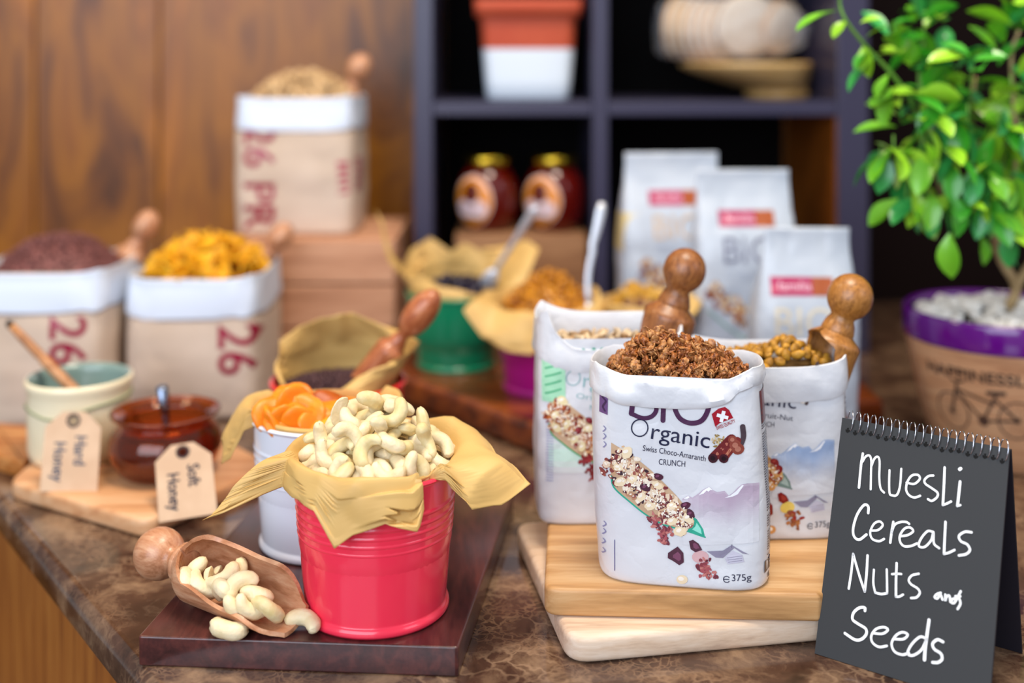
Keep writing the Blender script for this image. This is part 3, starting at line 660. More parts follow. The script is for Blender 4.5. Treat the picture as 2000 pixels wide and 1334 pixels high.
# cereal in the kraft bags
CHOC = mat('chocolate_shaving', '5a3230', .6, var='8a5450', vscale=120)
lumps('chocolate_shavings', 'brown chocolate shavings heaped in the kraft bag behind the cream pot', 'cereal', -.567, 1.476, .172, .076, .078, .042, .0058, .0052, CHOC, 11, asp=(1, .35, .3), jz=.003, flat=2.5)
def flake_me(seed, m, r=.011, th=.0011):
    rnd = random.Random(seed); n = 9; top = []; 
    cx = rnd.uniform(-.3, .3)
    def z_(x, y): return (x*x*1.4-y*y*.7+x*y*cx)*35*.9+.0012*nm((x, y, 0), 300, seed)
    rim = [(r*(1+rnd.uniform(-.25, .2))*cos(2*pi*i/n), r*.85*(1+rnd.uniform(-.2, .2))*sin(2*pi*i/n)) for i in range(n)]
    V = []; 
    for s_ in (0, 1):
        V.append(Vector((0, 0, z_(0, 0)-s_*th)))
        for k in (.55, 1):
            for x, y in rim: V.append(Vector((x*k, y*k, z_(x*k, y*k)-s_*th*(1 if k < 1 else .8))))
    b = 1+2*n; Fc = []
    for i in range(n):
        j = (i+1) % n
        Fc += [(0, 1+i, 1+j), (1+i, 1+n+i, 1+n+j, 1+j), (b, b+1+j, b+1+i), (b+1+j, b+1+n+j, b+1+n+i, b+1+i), (1+n+i, b+1+n+i, b+1+n+j, 1+n+j)]
    return mesh('flake', V, Fc, m)
CORN = mat('cornflake', 'dc9408', .5, var='f2b820', vscale=80, bump=.4, bscale=150, sss=.15)
CF = [flake_me(i, CORN, .0125) for i in range(4)]
V, Fc = dome(.073, .080, .026, .002, 2); o = obj('cornflake_filling', V, Fc, mat('cornflake_bed', 'b07808', .7), loc=(-.390, 1.510, .158), kind='stuff'); tag(o, 'cornflakes filling the inside of the kraft bag under the heap', 'cereal')
rnd = random.Random(21)
for p in scatter(.071, .078, .040, .0115, rnd, 2.6, 5000):
    o = link('cornflake', CF[rnd.randrange(4)], loc=Vector((-.390, 1.510, .160))+p+Vector((0, 0, .004)), rot=(rnd.gauss(0, .9), rnd.gauss(0, .9), rnd.uniform(0, 6)), scale=rnd.uniform(.85, 1.25))
    tag(o, 'golden cornflake in the heap on top of the kraft bag', 'cereal', 'cornflakes heaped in the kraft bag')
NUG = mat('pale_nugget', 'a8845a', .7, var='d0ae80', vscale=70, bump=.5, bscale=120)
def nug_me(seed, m, r=.008):
    V, Fc = ball(1, 2); rnd = random.Random(seed); s = Vector((r*rnd.uniform(.8, 1.3), r*rnd.uniform(.6, 1), r*rnd.uniform(.5, .8)))
    return mesh('nugget', [Vector((v.x*s.x, v.y*s.y, v.z*s.z))*(1+.35*nm(v, 1.9, seed)) for v in V], Fc, m)
NM = [nug_me(i, NUG) for i in range(4)]
V, Fc = dome(.077, .077, .030, .002, 2); o = obj('nugget_filling', V, Fc, mat('nugget_bed', '8a6a44', .8), loc=(-.309, 1.748, .1865+.178), kind='stuff'); tag(o, 'cereal nuggets filling the bag on the crate under the heap', 'cereal')
for p in scatter(.078, .078, .046, .0115, rnd, 2.3, 5000):
    o = link('cereal_nugget', NM[rnd.randrange(4)], loc=Vector((-.309, 1.748, .1865+.182))+p, rot=(rnd.uniform(0, 6), rnd.uniform(0, 6), rnd.uniform(0, 6)), scale=rnd.uniform(.8, 1.3))
    tag(o, 'pale brown cereal nugget in the heap above the crate', 'cereal', 'nuggets heaped in the bag on the crate')

# scoops stuck into kraft bags and the rear red bucket
def stuck(label, px, py, D, dirv, m, roll=pi, **k):
    kp = spot(px, py, D); dv = Vector(dirv).normalized(); kn = k.get('knob', .0185)
    tail = kp+dv*(.012+kn*k.get('elong', 1.0)*.92); return scoop(label, tail, tail+dv, m, roll, **k)
stuck('wooden scoop with pinkish handle stuck in the chocolate shavings', 285, 440, 1.53, (-.45, -.05, -.9), SCOOPW, knob=.016, elong=1.3, L=.07, r=.02)
stuck('wooden scoop stuck in the cornflakes in front of the crate', 548, 462, 1.58, (-.6, -.12, -.8), SCOOPW, knob=.016, elong=1.3, L=.07, r=.02)
stuck('wooden scoop stuck in the pale nuggets above the crate', 702, 132, 1.77, (-.35, .05, -.9), SCOOPW, knob=.0185, elong=1.2, L=.07, r=.02)
stuck('reddish wooden scoop with egg shaped handle in the deep red bucket', 820, 612, 1.19, (-.62, .10, -.80), wood('reddish_wood', '8a4424', 'a85c34', 'c07a50', (3, 9, 9), 20, .35, coat=.2), knob=.0155, elong=1.9, L=.055, r=.016, neck=.006)

# ------------------------------------------------------------------ muesli bags
def on_plane(px, py, P0, yaw):                    # where a sight line meets a bag's front plane -> (local x, height)
    dx, dz = (px-1000)/F, -(py-HOR)/F; nx, ny = -sin(yaw), cos(yaw)
    tt = (P0[0]*nx+P0[1]*ny)/(dx*nx+ny); X, Y, Z = dx*tt, tt, CAMZ+dz*tt
    return ((X-P0[0])*cos(yaw)+(Y-P0[1])*sin(yaw), Z-P0[2])
def art_muesli(bg, palette, K, badge=False, cin=True, mount='b8a4b8'):
    """K(px,py) turns a point of the front bag's face into (x, height); palette = nut, fruit, leaf colours."""
    d = Decal(bg.front); rnd = random.Random(palette['seed'])
    z = lambda x, y: K(1160+x/3.176, 760+y/3.176)
    # mountains fading downwards into the white film
    ridge = [(540, 672), (575, 652), (600, 665), (640, 640), (665, 618), (705, 598), (730, 620), (755, 632), (800, 625), (825, 655), (850, 640), (880, 610), (905, 592), (935, 590), (985, 600)]
    base = lin('dbdce1'); top = lin(mount)
    for i in range(len(ridge)-1):
        (x0, y0), (x1, y1) = ridge[i], ridge[i+1]
        d.quadgrid(lambda u, v, x0=x0, y0=y0, x1=x1, y1=y1: z(lerp(x0, x1, u), lerp(lerp(y0, y1, u), 960, v)), 2, 26, lambda u, v, x0=x0, x1=x1: tuple(lerp(top[k], base[k], min(1, smooth(.05, .85, v)+smooth(560, 480, x0)*.6+max(0, .45-(x0-540)/300)) if v > .05 else .15) for k in range(3))+(1,), 0)
    for pts in ([(640, 652), (668, 622), (705, 600), (728, 620), (715, 618), (700, 630), (690, 622), (672, 640)], [(800, 668), (835, 655), (870, 630), (905, 596), (915, 600), (890, 635), (880, 650), (850, 662)], [(545, 672), (575, 655), (585, 662), (570, 672)]):
        d.poly([z(*p) for p in pts], 'f4f5fa', 1)
    # chalet
    d.poly([z(*p) for p in ((690, 1000), (790, 998), (845, 965), (940, 1030), (905, 1020), (860, 985), (790, 1045), (745, 1040))], '8f8aa0', 1)
    d.poly([z(*p) for p in ((800, 1045), (850, 1000), (905, 1030), (915, 1075), (820, 1085))], 'c9c6d6', 2)
    for k in range(3): d.line([z(815+k*4, 1045+k*14), z(905, 1035+k*14)], .0004, '8f8aa0', 3)
    d.line([z(845, 985), z(845, 962)], .0005, '706a80', 2)
    # long glass leaf / spoon
    leaf = [(108, 535), (130, 620), (200, 680), (300, 760), (420, 830), (520, 860), (600, 880), (680, 912), (660, 850), (610, 780), (500, 650), (350, 500), (230, 400), (112, 330)]
    d.poly([z(*p) for p in leaf], 'c9a888', 1)
    d.line([z(*p) for p in ((110, 540), (125, 610), (200, 680), (320, 775), (430, 835), (560, 870), (680, 910))], .0012, palette['leaf'], 2)
    d.poly([z(*p) for p in ((560, 865), (680, 912), (668, 860), (630, 800), (600, 775), (612, 830), (600, 850))], palette['leaf'], 2)
    d.poly([z(*p) for p in ((600, 862), (660, 892), (652, 855), (628, 820), (618, 845))], palette['leaf2'], 3)
    # nuts, flakes and fruit spilling down the leaf
    for i in range(620):
        u = rnd.random(); s = rnd.gauss(0, .42); s = max(-1, min(1, s)); cx = lerp(112, 585, u); cy = lerp(425, 850, u**.95); hw = lerp(112, 70, u)
        x = cx+s*hw*.62; y = cy-s*hw*.75; c = rnd.choice(palette['mix']); r = rnd.uniform(.0012, .0027)*(1.25 if c in palette['big'] else .8)
        X, Z = z(x, y); d.disc(X, Z, r*1.25, r*.8, c, 3+i % 3, rnd.uniform(0, 3), 8, .25, rnd)
        if rnd.random() < .35: d.disc(X-.0003, Z+.0003, r*.5, r*.3, palette['hi'], 7, rnd.uniform(0, 3), 6)
    for x, y, r, c in ((200, 385, .0045, palette['nut']), (150, 480, .003, palette['nut']), (230, 550, .0035, palette['nut']), (285, 660, .0035, palette['nut']), (340, 718, .0037, palette['nut']), (385, 590, .0036, palette['nut']), (475, 715, .0034, palette['nut']), (475, 812, .0038, palette['nut']), (525, 875, .0045, palette['nut']), (390, 535, .0032, palette['fruit']), (310, 600, .0034, palette['fruit']), (560, 712, .0034, palette['fruit']), (590, 765, .0034, palette['fruit']), (575, 790, .004, palette['nut']), (160, 570, .004, palette['nut'])):
        X, Z = z(x, y); d.disc(X, Z, r*1.15, r*.8, c, 7, rnd.uniform(0, 3), 12, .12, rnd); d.disc(X-r*.2, Z+r*.2, r*.5, r*.3, palette['hi'] if c == palette['nut'] else palette['fruit2'], 8, .5, 8)
    for cx, cy, R_ in ((365, 800, 48), (430, 870, 55), (430, 925, 40), (680, 1100, 62), (700, 1140, 50)):
        for k in range(26):
            X, Z = z(cx+rnd.gauss(0, R_*.42), cy+rnd.gauss(0, R_*.40)); d.disc(X, Z, rnd.uniform(.001, .0024), rnd.uniform(.0007, .0016), rnd.choice(palette['cluster']), 5+k % 3, rnd.uniform(0, 3), 8, .25, rnd)
    for pts in (((450, 1010), (510, 970), (545, 1010), (548, 1070), (520, 1088), (480, 1060), (448, 1042)), ((580, 935), (605, 925), (640, 950), (662, 990), (620, 1005), (590, 985))):
        d.poly([z(*p) for p in pts], palette['fruit'], 5); cx = sum(p[0] for p in pts)/len(pts); cy = sum(p[1] for p in pts)/len(pts)
        d.poly([z(cx+(p[0]-cx)*.5+6, cy+(p[1]-cy)*.5) for p in pts], palette['fruit2'], 6)
    X, Z = z(650, 1035); d.disc(X, Z, .0062, .0048, palette['pale'], 4, .2, 16)
    X, Z = z(537, 1178); d.disc(X, Z, .0042, .0034, palette['nut'], 4, .2, 14); d.disc(X-.0008, Z+.0006, .0022, .0016, palette['hi'], 5)
    # lettering
    ink = palette['ink']
    if palette.get('showbio', 1):
        d.line([z(*p) for p in ((238, 45), (226, 145))], .0036, palette['bio'], 4); d.line([z(*p) for p in ((226, 145), (290, 172), (345, 166), (376, 130), (372, 80), (350, 45))], .0032, palette['bio'], 4, 6)
        d.line([z(*p) for p in ((424, 45), (418, 190))], .0036, palette['bio'], 4); d.line([z(*p) for p in ((486, 50), (490, 110), (525, 178), (592, 206), (660, 188), (698, 120), (700, 45))], .0036, palette['bio'], 4, 7)
    d.line([z(277+49*cos(a), 232+51*sin(a)) for a in [2*pi*i/14 for i in range(14)]], .0009, ink, 4, 4, True); X, Z = z(333, 297); d.text('rganic', X, Z, .0172, ink, 4, rot=-.115, width=.0435)
    a = z(292, 372); d.text(palette['l1'], a[0], a[1], .0062, ink, 4, rot=-.12, width=.0468*palette.get('s1', 1)); a = z(390, 460); d.text(palette['l2'], a[0], a[1], .0062, ink, 4, rot=-.04, width=.0197)
    if cin:
        # white cross on a red flag
        fl_ = [(720, 150), (760, 118), (800, 108), (825, 128), (850, 178), (800, 195), (770, 205), (742, 228)]
        d.poly([z(*p) for p in fl_], 'a31228', 4)
        c_ = z(786, 166); 
        for rt in (-.25, pi/2-.25): d.poly([(c_[0]+u*cos(rt)-v*sin(rt), c_[1]+u*sin(rt)+v*cos(rt)) for u, v in ((-.0042, -.0013), (.0042, -.0013), (.0042, .0013), (-.0042, .0013))], 'f6f6fa', 5)
        a = z(752, 248); d.text('SWISS QUALITY', a[0], a[1], .0036, 'a31228', 4, rot=.42, width=.0145, bold=.01)
        for (x0, y0), (x1, y1), wd, c in (((728, 420), (840, 305), .0068, '6a1e22'), ((790, 425), (870, 320), .0062, '7a2a28'), ((730, 422), (838, 308), .0022, 'b06a58'), ((800, 418), (868, 326), .0018, 'c07a60')):
            d.line([z(x0, y0), z(x1, y1)], wd, c, 5)
        for x, y, r in ((728, 422, .0036), (795, 425, .0034), (878, 370, .0042), (845, 310, .003), (862, 345, .004)):
            X, Z = z(x, y); d.disc(X, Z, r, r, '3c1220' if r < .0037 and x < 800 else '8a4236', 6); d.disc(X, Z, r*.5, r*.5, 'b0705e' if x > 800 else '200a14', 7)
        d.line([z(893, 350), z(908, 300), z(903, 235)], .0034, '4a3c44', 5)
        for k in range(34): X, Z = z(760+rnd.gauss(0, 20), 315+rnd.gauss(0, 22)); d.disc(X, Z, .0014, .0006, rnd.choice(('b89a66', '8a7040', 'd4bf94')), 4, rnd.uniform(0, 3), 6)
    else:
        X, Z = z(790, 190); d.disc(X, Z, .012, .011, 'c02226', 5, 0, 16); d.disc(X-.003, Z+.003, .004, .003, 'e86a60', 6); d.line([z(860, 60), z(820, 200), z(780, 330)], .003, '5a4a48', 6); d.disc(X-.004, Z-.012, .004, .005, 'e8ddd0', 6)
    # weight and logo
    a = z(840, 1190); d.text('375g', a[0], a[1], .0072, '2a2e48', 4, rot=.03, width=.0128); X, Z = z(812, 1178); X -= 0
    d.line([(X+.0023*cos(q_), Z+.0023*sin(q_)) for q_ in [R(30+300*i/8) for i in range(9)]], .0006, '2a2e48', 4); d.line([(X-.002, Z), (X+.0018, Z)], .0006, '2a2e48', 4)
    if badge:
        pass
    d.build('printed_artwork', badge if badge else palette['parent'])
    return d
SIDEINK = '3a3a4c'
def side_text(bg, parent, seed, y0, y1, z0, z1, sgn=1, head='6a1a24', headz=None, fn=None, ink=SIDEINK):
    rnd = random.Random(seed); d = Decal(fn or (lambda y, z_, o_: bg.side(y, z_, o_, sgn))); zz = z1
    if headz: d.quadgrid(lambda u, v: (lerp(y0, y1, u), lerp(headz[0], headz[1], v)), 6, 6, lambda u, v: lin(head), 1)
    while zz > z0:
        y = y0; 
        if rnd.random() < .14: zz -= .0022
        while y < y1-.002:
            L_ = rnd.uniform(.0015, .005); e = min(y+L_, y1); d.poly([(y, zz), (e, zz), (e, zz-.0009), (y, zz-.0009)], ink, 1); y = e+rnd.uniform(.0006, .0012)
        zz -= .0019
    return d.build('printed_small_text', parent)
def muesli_bag(X, Y, z, A, B, H, seed, yaw, label, lean=0, amp=.0012, **k):
    t = thing('muesli_bag', label, 'cereal bag', (X, Y, z), yaw); bg = Bag(A, B, H, 5.5, amp, seed, lean=lean, **k)
    V, Fc = bg.wall(90, 200); obj('bag_body', V, Fc, FOIL, t); return t, bg
BASEZ = .0418
# the sharp bag at the front
yaw = -.175; P0 = (.1262, .8815, BASEZ)
bt, bf = muesli_bag(.1262+.035*sin(-yaw)+.0012, .8815+.035*cos(yaw), BASEZ, .0558, .035, .158, 5, yaw, 'open muesli bag with a cinnamon picture on the stacked beech boards', lean=-.035, amp=.0022, bulge=.035, gus=.17, fr=13)
KF = lambda px, py: on_plane(px, py, P0, yaw)
PAL_MAIN = dict(seed=3, leaf='2aa58a', leaf2='8fe0cc', mix=['e8d2b8', 'd9b48e', 'f2e4d0', '8c4a44', 'a05a4e', 'caa07c', '5a2430', '7a3038', 'e9c9a4', 'b98868', '3c2430'], big=('f2e4d0', 'e8d2b8'), hi='fbf2e4', nut='f1dcb8', fruit='4c1e34', fruit2='7c4460', cluster=['8a3a44', 'a85058', 'c47a74', '6c2636', 'b0605c'], pale='d9aeb0', ink='1e2240', bio='4a2448', l1='Swiss Choco-Amaranth', l2='CRUNCH', parent=bt)
PAL_MAIN['hi'] = 'fbf2e4'
art_muesli(bf, PAL_MAIN, KF)
side_text(bf, bt, 4, -.020, .026, .022, .132, headz=(.122, .146))
d_ = Decal(bf.front)          # purple tab and side lettering on the fold at the other side
d_.poly([KF(1178, 762), KF(1190, 763), KF(1190, 811), KF(1178, 808)], '6a4a80', 2); d_.line([KF(1184, 770), KF(1182, 778), KF(1187, 785), KF(1183, 796), KF(1186, 804)], .0012, '3c2450', 3)
for yy in (845, 860, 876, 1035, 1050, 1070, 1090): d_.line([KF(1183, yy), KF(1187, yy-7), KF(1184, yy-12)], .0007, '8a8ab0', 3)
d_.line([KF(1201, 1055), KF(1201, 1118)], .0005, '6a6a98', 3)
d_.quadgrid(lambda u, v: KF(lerp(1476, 1499, u), lerp(1108, 1132, v)+lerp(0, -8, u)), 4, 4, lambda u, v: lin('252540'), 3)
for i in range(9):
    a_ = 2*pi*i/12; c_ = KF(1487+7*cos(a_), 1116+7*sin(a_)); d_.disc(c_[0], c_[1], .0005, .0005, 'e8e8f0', 5, n=6)
for k_ in range(2): d_.line([KF(1478, 1140+k_*5), KF(1500, 1133+k_*5)], .0007, SIDEINK, 3)
d_.build('printed_marks', bt)
V, Fc = cuff(bf, .022, [(-180, .003), (-160, .006), (-135, .004), (-110, .0), (-90, -.002), (-70, -.001), (-45, .004), (-25, .007), (0, .006), (45, .006), (90, .003), (135, .006), (160, .004)], 5, out=.0030, amp=.0022, depth=.026, seg=260, hcf=[(-180, .018), (-140, .022), (-110, .022), (-90, .021), (-70, .016), (-55, .012), (-20, .014), (0, .014), (90, .018)])
cu = obj('folded_cuff', V, Fc, FOIL, bt, label='white film cuff rolled outward'); shade_auto(cu.data, 28)
# the bag behind it, hazelnut and berry, standing at the back of the boards
yaw1 = .06
b1, g1 = muesli_bag(.083, 1.036, BASEZ, .0615, .034, .158, 9, yaw1, 'open muesli bag with green trim behind the cinnamon one', amp=.0016)
KB1 = lambda px, py: (lambda q: (q[0]-.002, q[1]+.006))(KF(px, py))
PAL1 = dict(PAL_MAIN); PAL1.update(seed=8, leaf='28a060', leaf2='9ae0b4', mix=['e8d2b0', 'd9a46e', 'c06a30', '7a2a1c', 'f0e0c0', 'a04a28', '8a2424', 'b07848'], nut='ead9a8', fruit='7a1a24', fruit2='a84048', cluster=['8a2028', '9c3030', '70181c'], pale='8a1c24', ink='8ab0b4', bio='4aa890', l1='Original Swiss', l2='MUESLI', s1=1.2, parent=b1)
art_muesli(g1, PAL1, KB1, cin=False)
d_ = Decal(g1.front); d_.quadgrid(lambda u, v: (lerp(-.0590, -.040, u), lerp(.105, .150, v)), 6, 6, lambda u, v: lin('a8e0bc'), 2)
for k_ in range(6): d_.line([(-.056, .112+k_*.007), (-.044, .116+k_*.007)], .0018, '60b888', 3)
for k_ in range(26): d_.line([(-.056, .098-k_*.0024), (-.050, .098-k_*.0024)], .0008, '9a9ec0', 2)
d_.quadgrid(lambda u, v: (lerp(-.054, -.02, u), lerp(.045, .075, v)), 5, 6, lambda u, v: tuple(lerp(lin('c8ecdc')[k], lin('dbdce1')[k], abs(2*v-1)) for k in range(3))+(1,), 0)
d_.build('printed_marks', b1)
V, Fc = cuff(g1, .024, [(-180, .012), (-150, .022), (-135, .024), (-120, .006), (-100, -.008), (-90, -.010), (-70, -.008), (-45, .0), (0, .008), (45, .008), (90, .008), (135, .020), (160, .014)], 9, out=.002, amp=.0016, depth=.03, seg=180, hcf=[(-180, .03), (-135, .045), (-115, .026), (-90, .018), (0, .02), (90, .02)])
cu = obj('folded_cuff', V, Fc, FOIL, b1); shade_auto(cu.data, 30)
yaw3 = .03
b3, g3 = muesli_bag(.216, 1.003, BASEZ, .0605, .034, .142, 17, yaw3, 'open fruit and nut muesli bag beside the chalkboard notepad', amp=.0016, bulge=.02, top=1.03)
KB3 = lambda px, py: (lambda q: (q[0]-.004, q[1]+.002))(KF(px, py))
PAL3 = dict(PAL_MAIN); PAL3.update(seed=15, leaf='7a9088', leaf2='b0c4bc', mix=['c08848', '8a3a20', 'e0b878', '9a4a28', '6a1c14', 'd8a860', 'b06a38', 'a82820'], nut='d89a58', fruit='8a1a1a', fruit2='a83a30', cluster=['a06038', '8a4a2c', 'b87848', '9c2a2a'], pale='e8c860', ink='3a3a50', bio='8a88a0', l1='Noix / Fruit-Nut', l2='CRUNCH', s1=1.0, parent=b3, showbio=0)
art_muesli(g3, PAL3, KB3, cin=False, mount='9ab0d4')
V, Fc = cuff(g3, .026, [(-180, .006), (-135, .004), (-90, .0), (-45, .006), (-25, .010), (0, .006), (45, .008), (90, .006), (135, .012)], 19, out=.002, amp=.0015, depth=.03, seg=180, hcf=[(-180, .026), (-90, .028), (-40, .03), (0, .026), (90, .02)])
cu = obj('folded_cuff', V, Fc, FOIL, b3); shade_auto(cu.data, 30)
side_text(g3, b3, 5, -.028, .02, .03, .115)

# granola in the sharp bag: countable clusters on a bed of crumbs
def cluster_me(seed, m1):
    rnd = random.Random(seed); parts = []; B = ball(1, 1); B2 = ball(1, 2)
    V, Fc = B2; parts.append(([Vector((v.x*.0036, v.y*.003, v.z*.0026))*(1+.9*nm(v, 2.8, seed)) for v in V], Fc))
    for i in range(14):                    # oat flakes stuck on
        d = Vector((rnd.gauss(0, 1), rnd.gauss(0, 1), rnd.gauss(.3, 1))).normalized(); c = Vector((d.x*.0042, d.y*.0038, d.z*.0033))
        e = d.to_track_quat('Z', 'Y').to_matrix() @ Euler((rnd.gauss(0, .5), rnd.gauss(0, .5), rnd.uniform(0, 6))).to_matrix(); s = rnd.uniform(.0018, .0036)
        parts.append(([e @ Vector((v.x*s*1.3, v.y*s*.75, v.z*s*.22))+c for v in B[0]], B[1]))
    for i in range(12):                   # amaranth grains
        d = Vector((rnd.gauss(0, 1), rnd.gauss(0, 1), rnd.gauss(.4, 1))).normalized(); c = Vector((d.x*.0050, d.y*.0044, d.z*.0038)); s = rnd.uniform(.0004, .0007)
        parts.append(([v*s+c for v in B[0]], B[1]))
    V, Fc = join(parts); return mesh('cluster', V, Fc, m1)
GR = mat('choco_granola', '6c3416', .42, var='b46e34', vscale=260, bump=.5, bscale=300, coat=.15)
GR2 = mat('toasted_granola', '8a4e24', .42, var='cc9258', vscale=220, bump=.5, bscale=300, coat=.15)
GM = [cluster_me(i, GR if i % 3 else GR2) for i in range(6)]
OAT = [flake_me(30+i, GR2, .0040, .0006) for i in range(3)]
gc = Vector((.1262+.035*sin(-yaw)+.0012-.035*.15, .8815+.035*cos(yaw), BASEZ+.152))
Rz = Matrix.Rotation(yaw, 3, 'Z')
V, Fc = dome(.0545, .029, .016, .002, 3, fr=120, flat=3); o = obj('granola_filling', V, Fc, mat('granola_bed', '4a2614', .7, bump=.8, bscale=250), loc=gc-Vector((0, 0, .004)), rot=(0, 0, yaw), kind='stuff'); tag(o, 'brown granola crumbs filling the cinnamon muesli bag', 'cereal')
rnd = random.Random(44)
pts = scatter(.0545, .030, .021, .0060, rnd, 3.0, 9000)
pts += [p+Vector((0, 0, .005)) for p in scatter(.046, .022, .019, .0085, rnd, 2.6, 3000)]
low = [p-Vector((0, 0, .003)) for p in scatter(.053, .029, .019, .0075, rnd, 3.0, 5000)]
for p in pts[:210]+low[:85]:
    q_ = Rz @ p; bump_ = (0 if p in low else 1)* .008*math.exp(-((p.x+.020)/.014)**2)
    o = link('granola_cluster', GM[rnd.randrange(6)], loc=gc+q_+Vector((0, 0, bump_)), rot=(rnd.uniform(0, 6), rnd.uniform(0, 6), rnd.uniform(0, 6)), scale=rnd.uniform(.65, 1.1))
    tag(o, 'brown toasted granola cluster heaped in the cinnamon muesli bag', 'cereal', 'granola clusters in the cinnamon muesli bag')
for p in scatter(.053, .029, .023, .008, rnd, 3.0, 3000)[:90]:
    q_ = Rz @ p; bump_ = .008*math.exp(-((p.x+.020)/.014)**2)
    o = link('oat_flake', OAT[rnd.randrange(3)], loc=gc+q_+Vector((0, 0, bump_+.004)), rot=(rnd.gauss(0, 1), rnd.gauss(0, 1), rnd.uniform(0, 6)), scale=rnd.uniform(.8, 1.2))
    tag(o, 'toasted oat flake on the granola in the cinnamon muesli bag', 'cereal', 'oat flakes in the cinnamon muesli bag')
PALE = mat('pale_muesli', 'd8bf9c', .6, var='8a6a4c', vscale=110)
V, Fc = dome(.055, .028, .006, .002, 3); o = obj('muesli_filling', V, Fc, mat('muesli_bed', '9a7c5c', .7), loc=(.083, 1.036, BASEZ+.142), rot=(0, 0, yaw1), kind='stuff'); tag(o, 'muesli filling the bag with green trim', 'cereal')
MF = [flake_me(50+i, mat('muesli_flake', 'dcc6a4', .6, var='b8966c', vscale=100), .006, .0009) for i in range(3)]+[nug_me(40, mat('muesli_nut', 'a8845c', .6), .0045)]
for p in scatter(.054, .028, .008, .0085, rnd, 3, 4000):
    o = link('muesli_flake', MF[rnd.randrange(4)], loc=Vector((.083, 1.036, BASEZ+.145))+Matrix.Rotation(yaw1, 3, 'Z') @ p, rot=(rnd.gauss(0, .6), rnd.gauss(0, .6), rnd.uniform(0, 6)), scale=rnd.uniform(.8, 1.25))
    tag(o, 'pale muesli flake in the open bag with green trim', 'cereal', 'muesli flakes in the bag with green trim')
V, Fc = dome(.056, .029, .006, .002, 3); o = obj('muesli_filling', V, Fc, mat('crunch_bed', '5a4014', .7), loc=(.216, 1.003, BASEZ+.134), rot=(0, 0, yaw3), kind='stuff'); tag(o, 'golden crunch filling the fruit and nut bag', 'cereal')
GO = [nug_me(60+i, mat('gold_crunch', '8a5c14', .5, var='cc9430', vscale=110, bump=.5, bscale=200), .0042) for i in range(4)]
for p in scatter(.055, .029, .008, .0068, rnd, 3, 5000):
    hump = .010*math.exp(-((p.x-.022)/.014)**2)
    o = link('crunch_nugget', GO[rnd.randrange(4)], loc=Vector((.216, 1.003, BASEZ+.139+hump))+Matrix.Rotation(yaw3, 3, 'Z') @ p, rot=(rnd.uniform(0, 6), rnd.uniform(0, 6), 0), scale=rnd.uniform(.8, 1.3))
    tag(o, 'golden brown crunch nugget in the fruit and nut bag', 'cereal', 'crunch nuggets in the fruit and nut bag')
# the two dark scoops stuck in the rear bags
stuck('dark wooden scoop with round knob stuck in the bag with green trim', 1337, 528, 1.045, (-.30, .02, -.95), SCOOPD, roll=.9, L=.075, r=.0235, knob=.0190, neck=.010, elong=1.05)
stuck('amber wooden scoop with ringed knob stuck in the fruit and nut bag', 1660, 580, 1.0, (-.36, -.04, -.93), wood('amber_scoop_wood', '7c4a1c', 'a0682c', 'b87c3c', (6, 14, 14), 30, .35, coat=.2), roll=-.25, L=.06, r=.0225, knob=.0190, neck=.010, elong=1.05)

# closed bags standing behind, in front of the shelf
def closed_bag(px, D, z, top_px, A, seed, yaw, label, accent, K=None, cl=1, lean=0):
    H = (CAMZ-(top_px-HOR)*D/F)-z; X = (px-1000)*D/F
    t = thing('muesli_bag', label, 'cereal bag', (X, D+.034, z), yaw); bg = Bag(A, .034, H, 5.5, .002, seed, closed=cl, lean=lean)
    V, Fc = bg.wall(70, 140); obj('bag_body', V, Fc, FOIL_SHADED, t)
    V, Fc = tube([bg.raw(pi, H-.002), bg.raw(pi/2, H-.002)*.5+bg.raw(-pi/2, H-.002)*.5, bg.raw(0, H-.002)], .0016, 6); obj('top_seal', V, Fc, FOIL, t)
    return t, bg, H
def art_closed(t, bg, H, zb, acc, bio, seed):
    d = Decal(bg.front); rnd = random.Random(seed); w_ = .078
    x0, x1 = -.034, .034
    d.quadgrid(lambda u, v: (lerp(x0, x1, u), lerp(zb, zb+.019, v)), 12, 3, lambda u, v: lin('b0305e' if u < .68 else 'a8552c'), 1)
    d.text('familia', x0+.008, zb+.0055, .013, 'f0d0dc', 3, width=.036)
    d.text('BIO', -.034, zb-.042, .044, bio, 2, width=.064)
    d.text('Organic', -.030, zb-.060, .015, 'b4bccc', 2, width=.055)
    for i in range(170):
        u = rnd.random(); s = rnd.uniform(-1, 1); x = lerp(-.048, .045, u)+s*.007; z = lerp(zb-.075, zb-.145, u)+s*.010
        if z < .004: continue
        r = rnd.uniform(.0016, .004); d.disc(x, z, r*1.2, r*.8, rnd.choice(('b07a48', 'd8b48a', '8a3a24', 'e8d4b0', '6a2424', 'a0642e')), 3+i % 3, rnd.uniform(0, 3), 8, .2, rnd)
    d.line([(-.050, zb-.10), (-.02, zb-.125), (.02, zb-.150)], .0022, '78a898', 2)
    d.build('printed_artwork', t)
tA, gA, HA = closed_bag(1318, 1.53, .0355, 302, .066, 3, .10, 'sealed muesli bag with beige lettering and yellow side patch by the shelf', '')
art_closed(tA, gA, HA, .209, '', 'c4ac94', 5)
d_ = Decal(lambda y, z_, o_: gA.side(y, z_, o_, -1)); d_.quadgrid(lambda u, v: (lerp(-.025, .02, u), lerp(.15, .20, v)), 5, 5, lambda u, v: lin('d8c690'), 1); d_.build('printed_patch', tA)
tB, gB, HB = closed_bag(1462, 1.43, .0355, 336, .060, 13, .02, 'sealed muesli bag with dark grey lettering between two others', '')
art_closed(tB, gB, HB, .196, '', '7a7c92', 6)
tC, gC, HC = closed_bag(1545, 1.345, .0355 if 0 else .0, 436, .057, 23, -.05, 'sealed muesli bag with cream lettering, shortest of the three', '', cl=2, lean=.04)
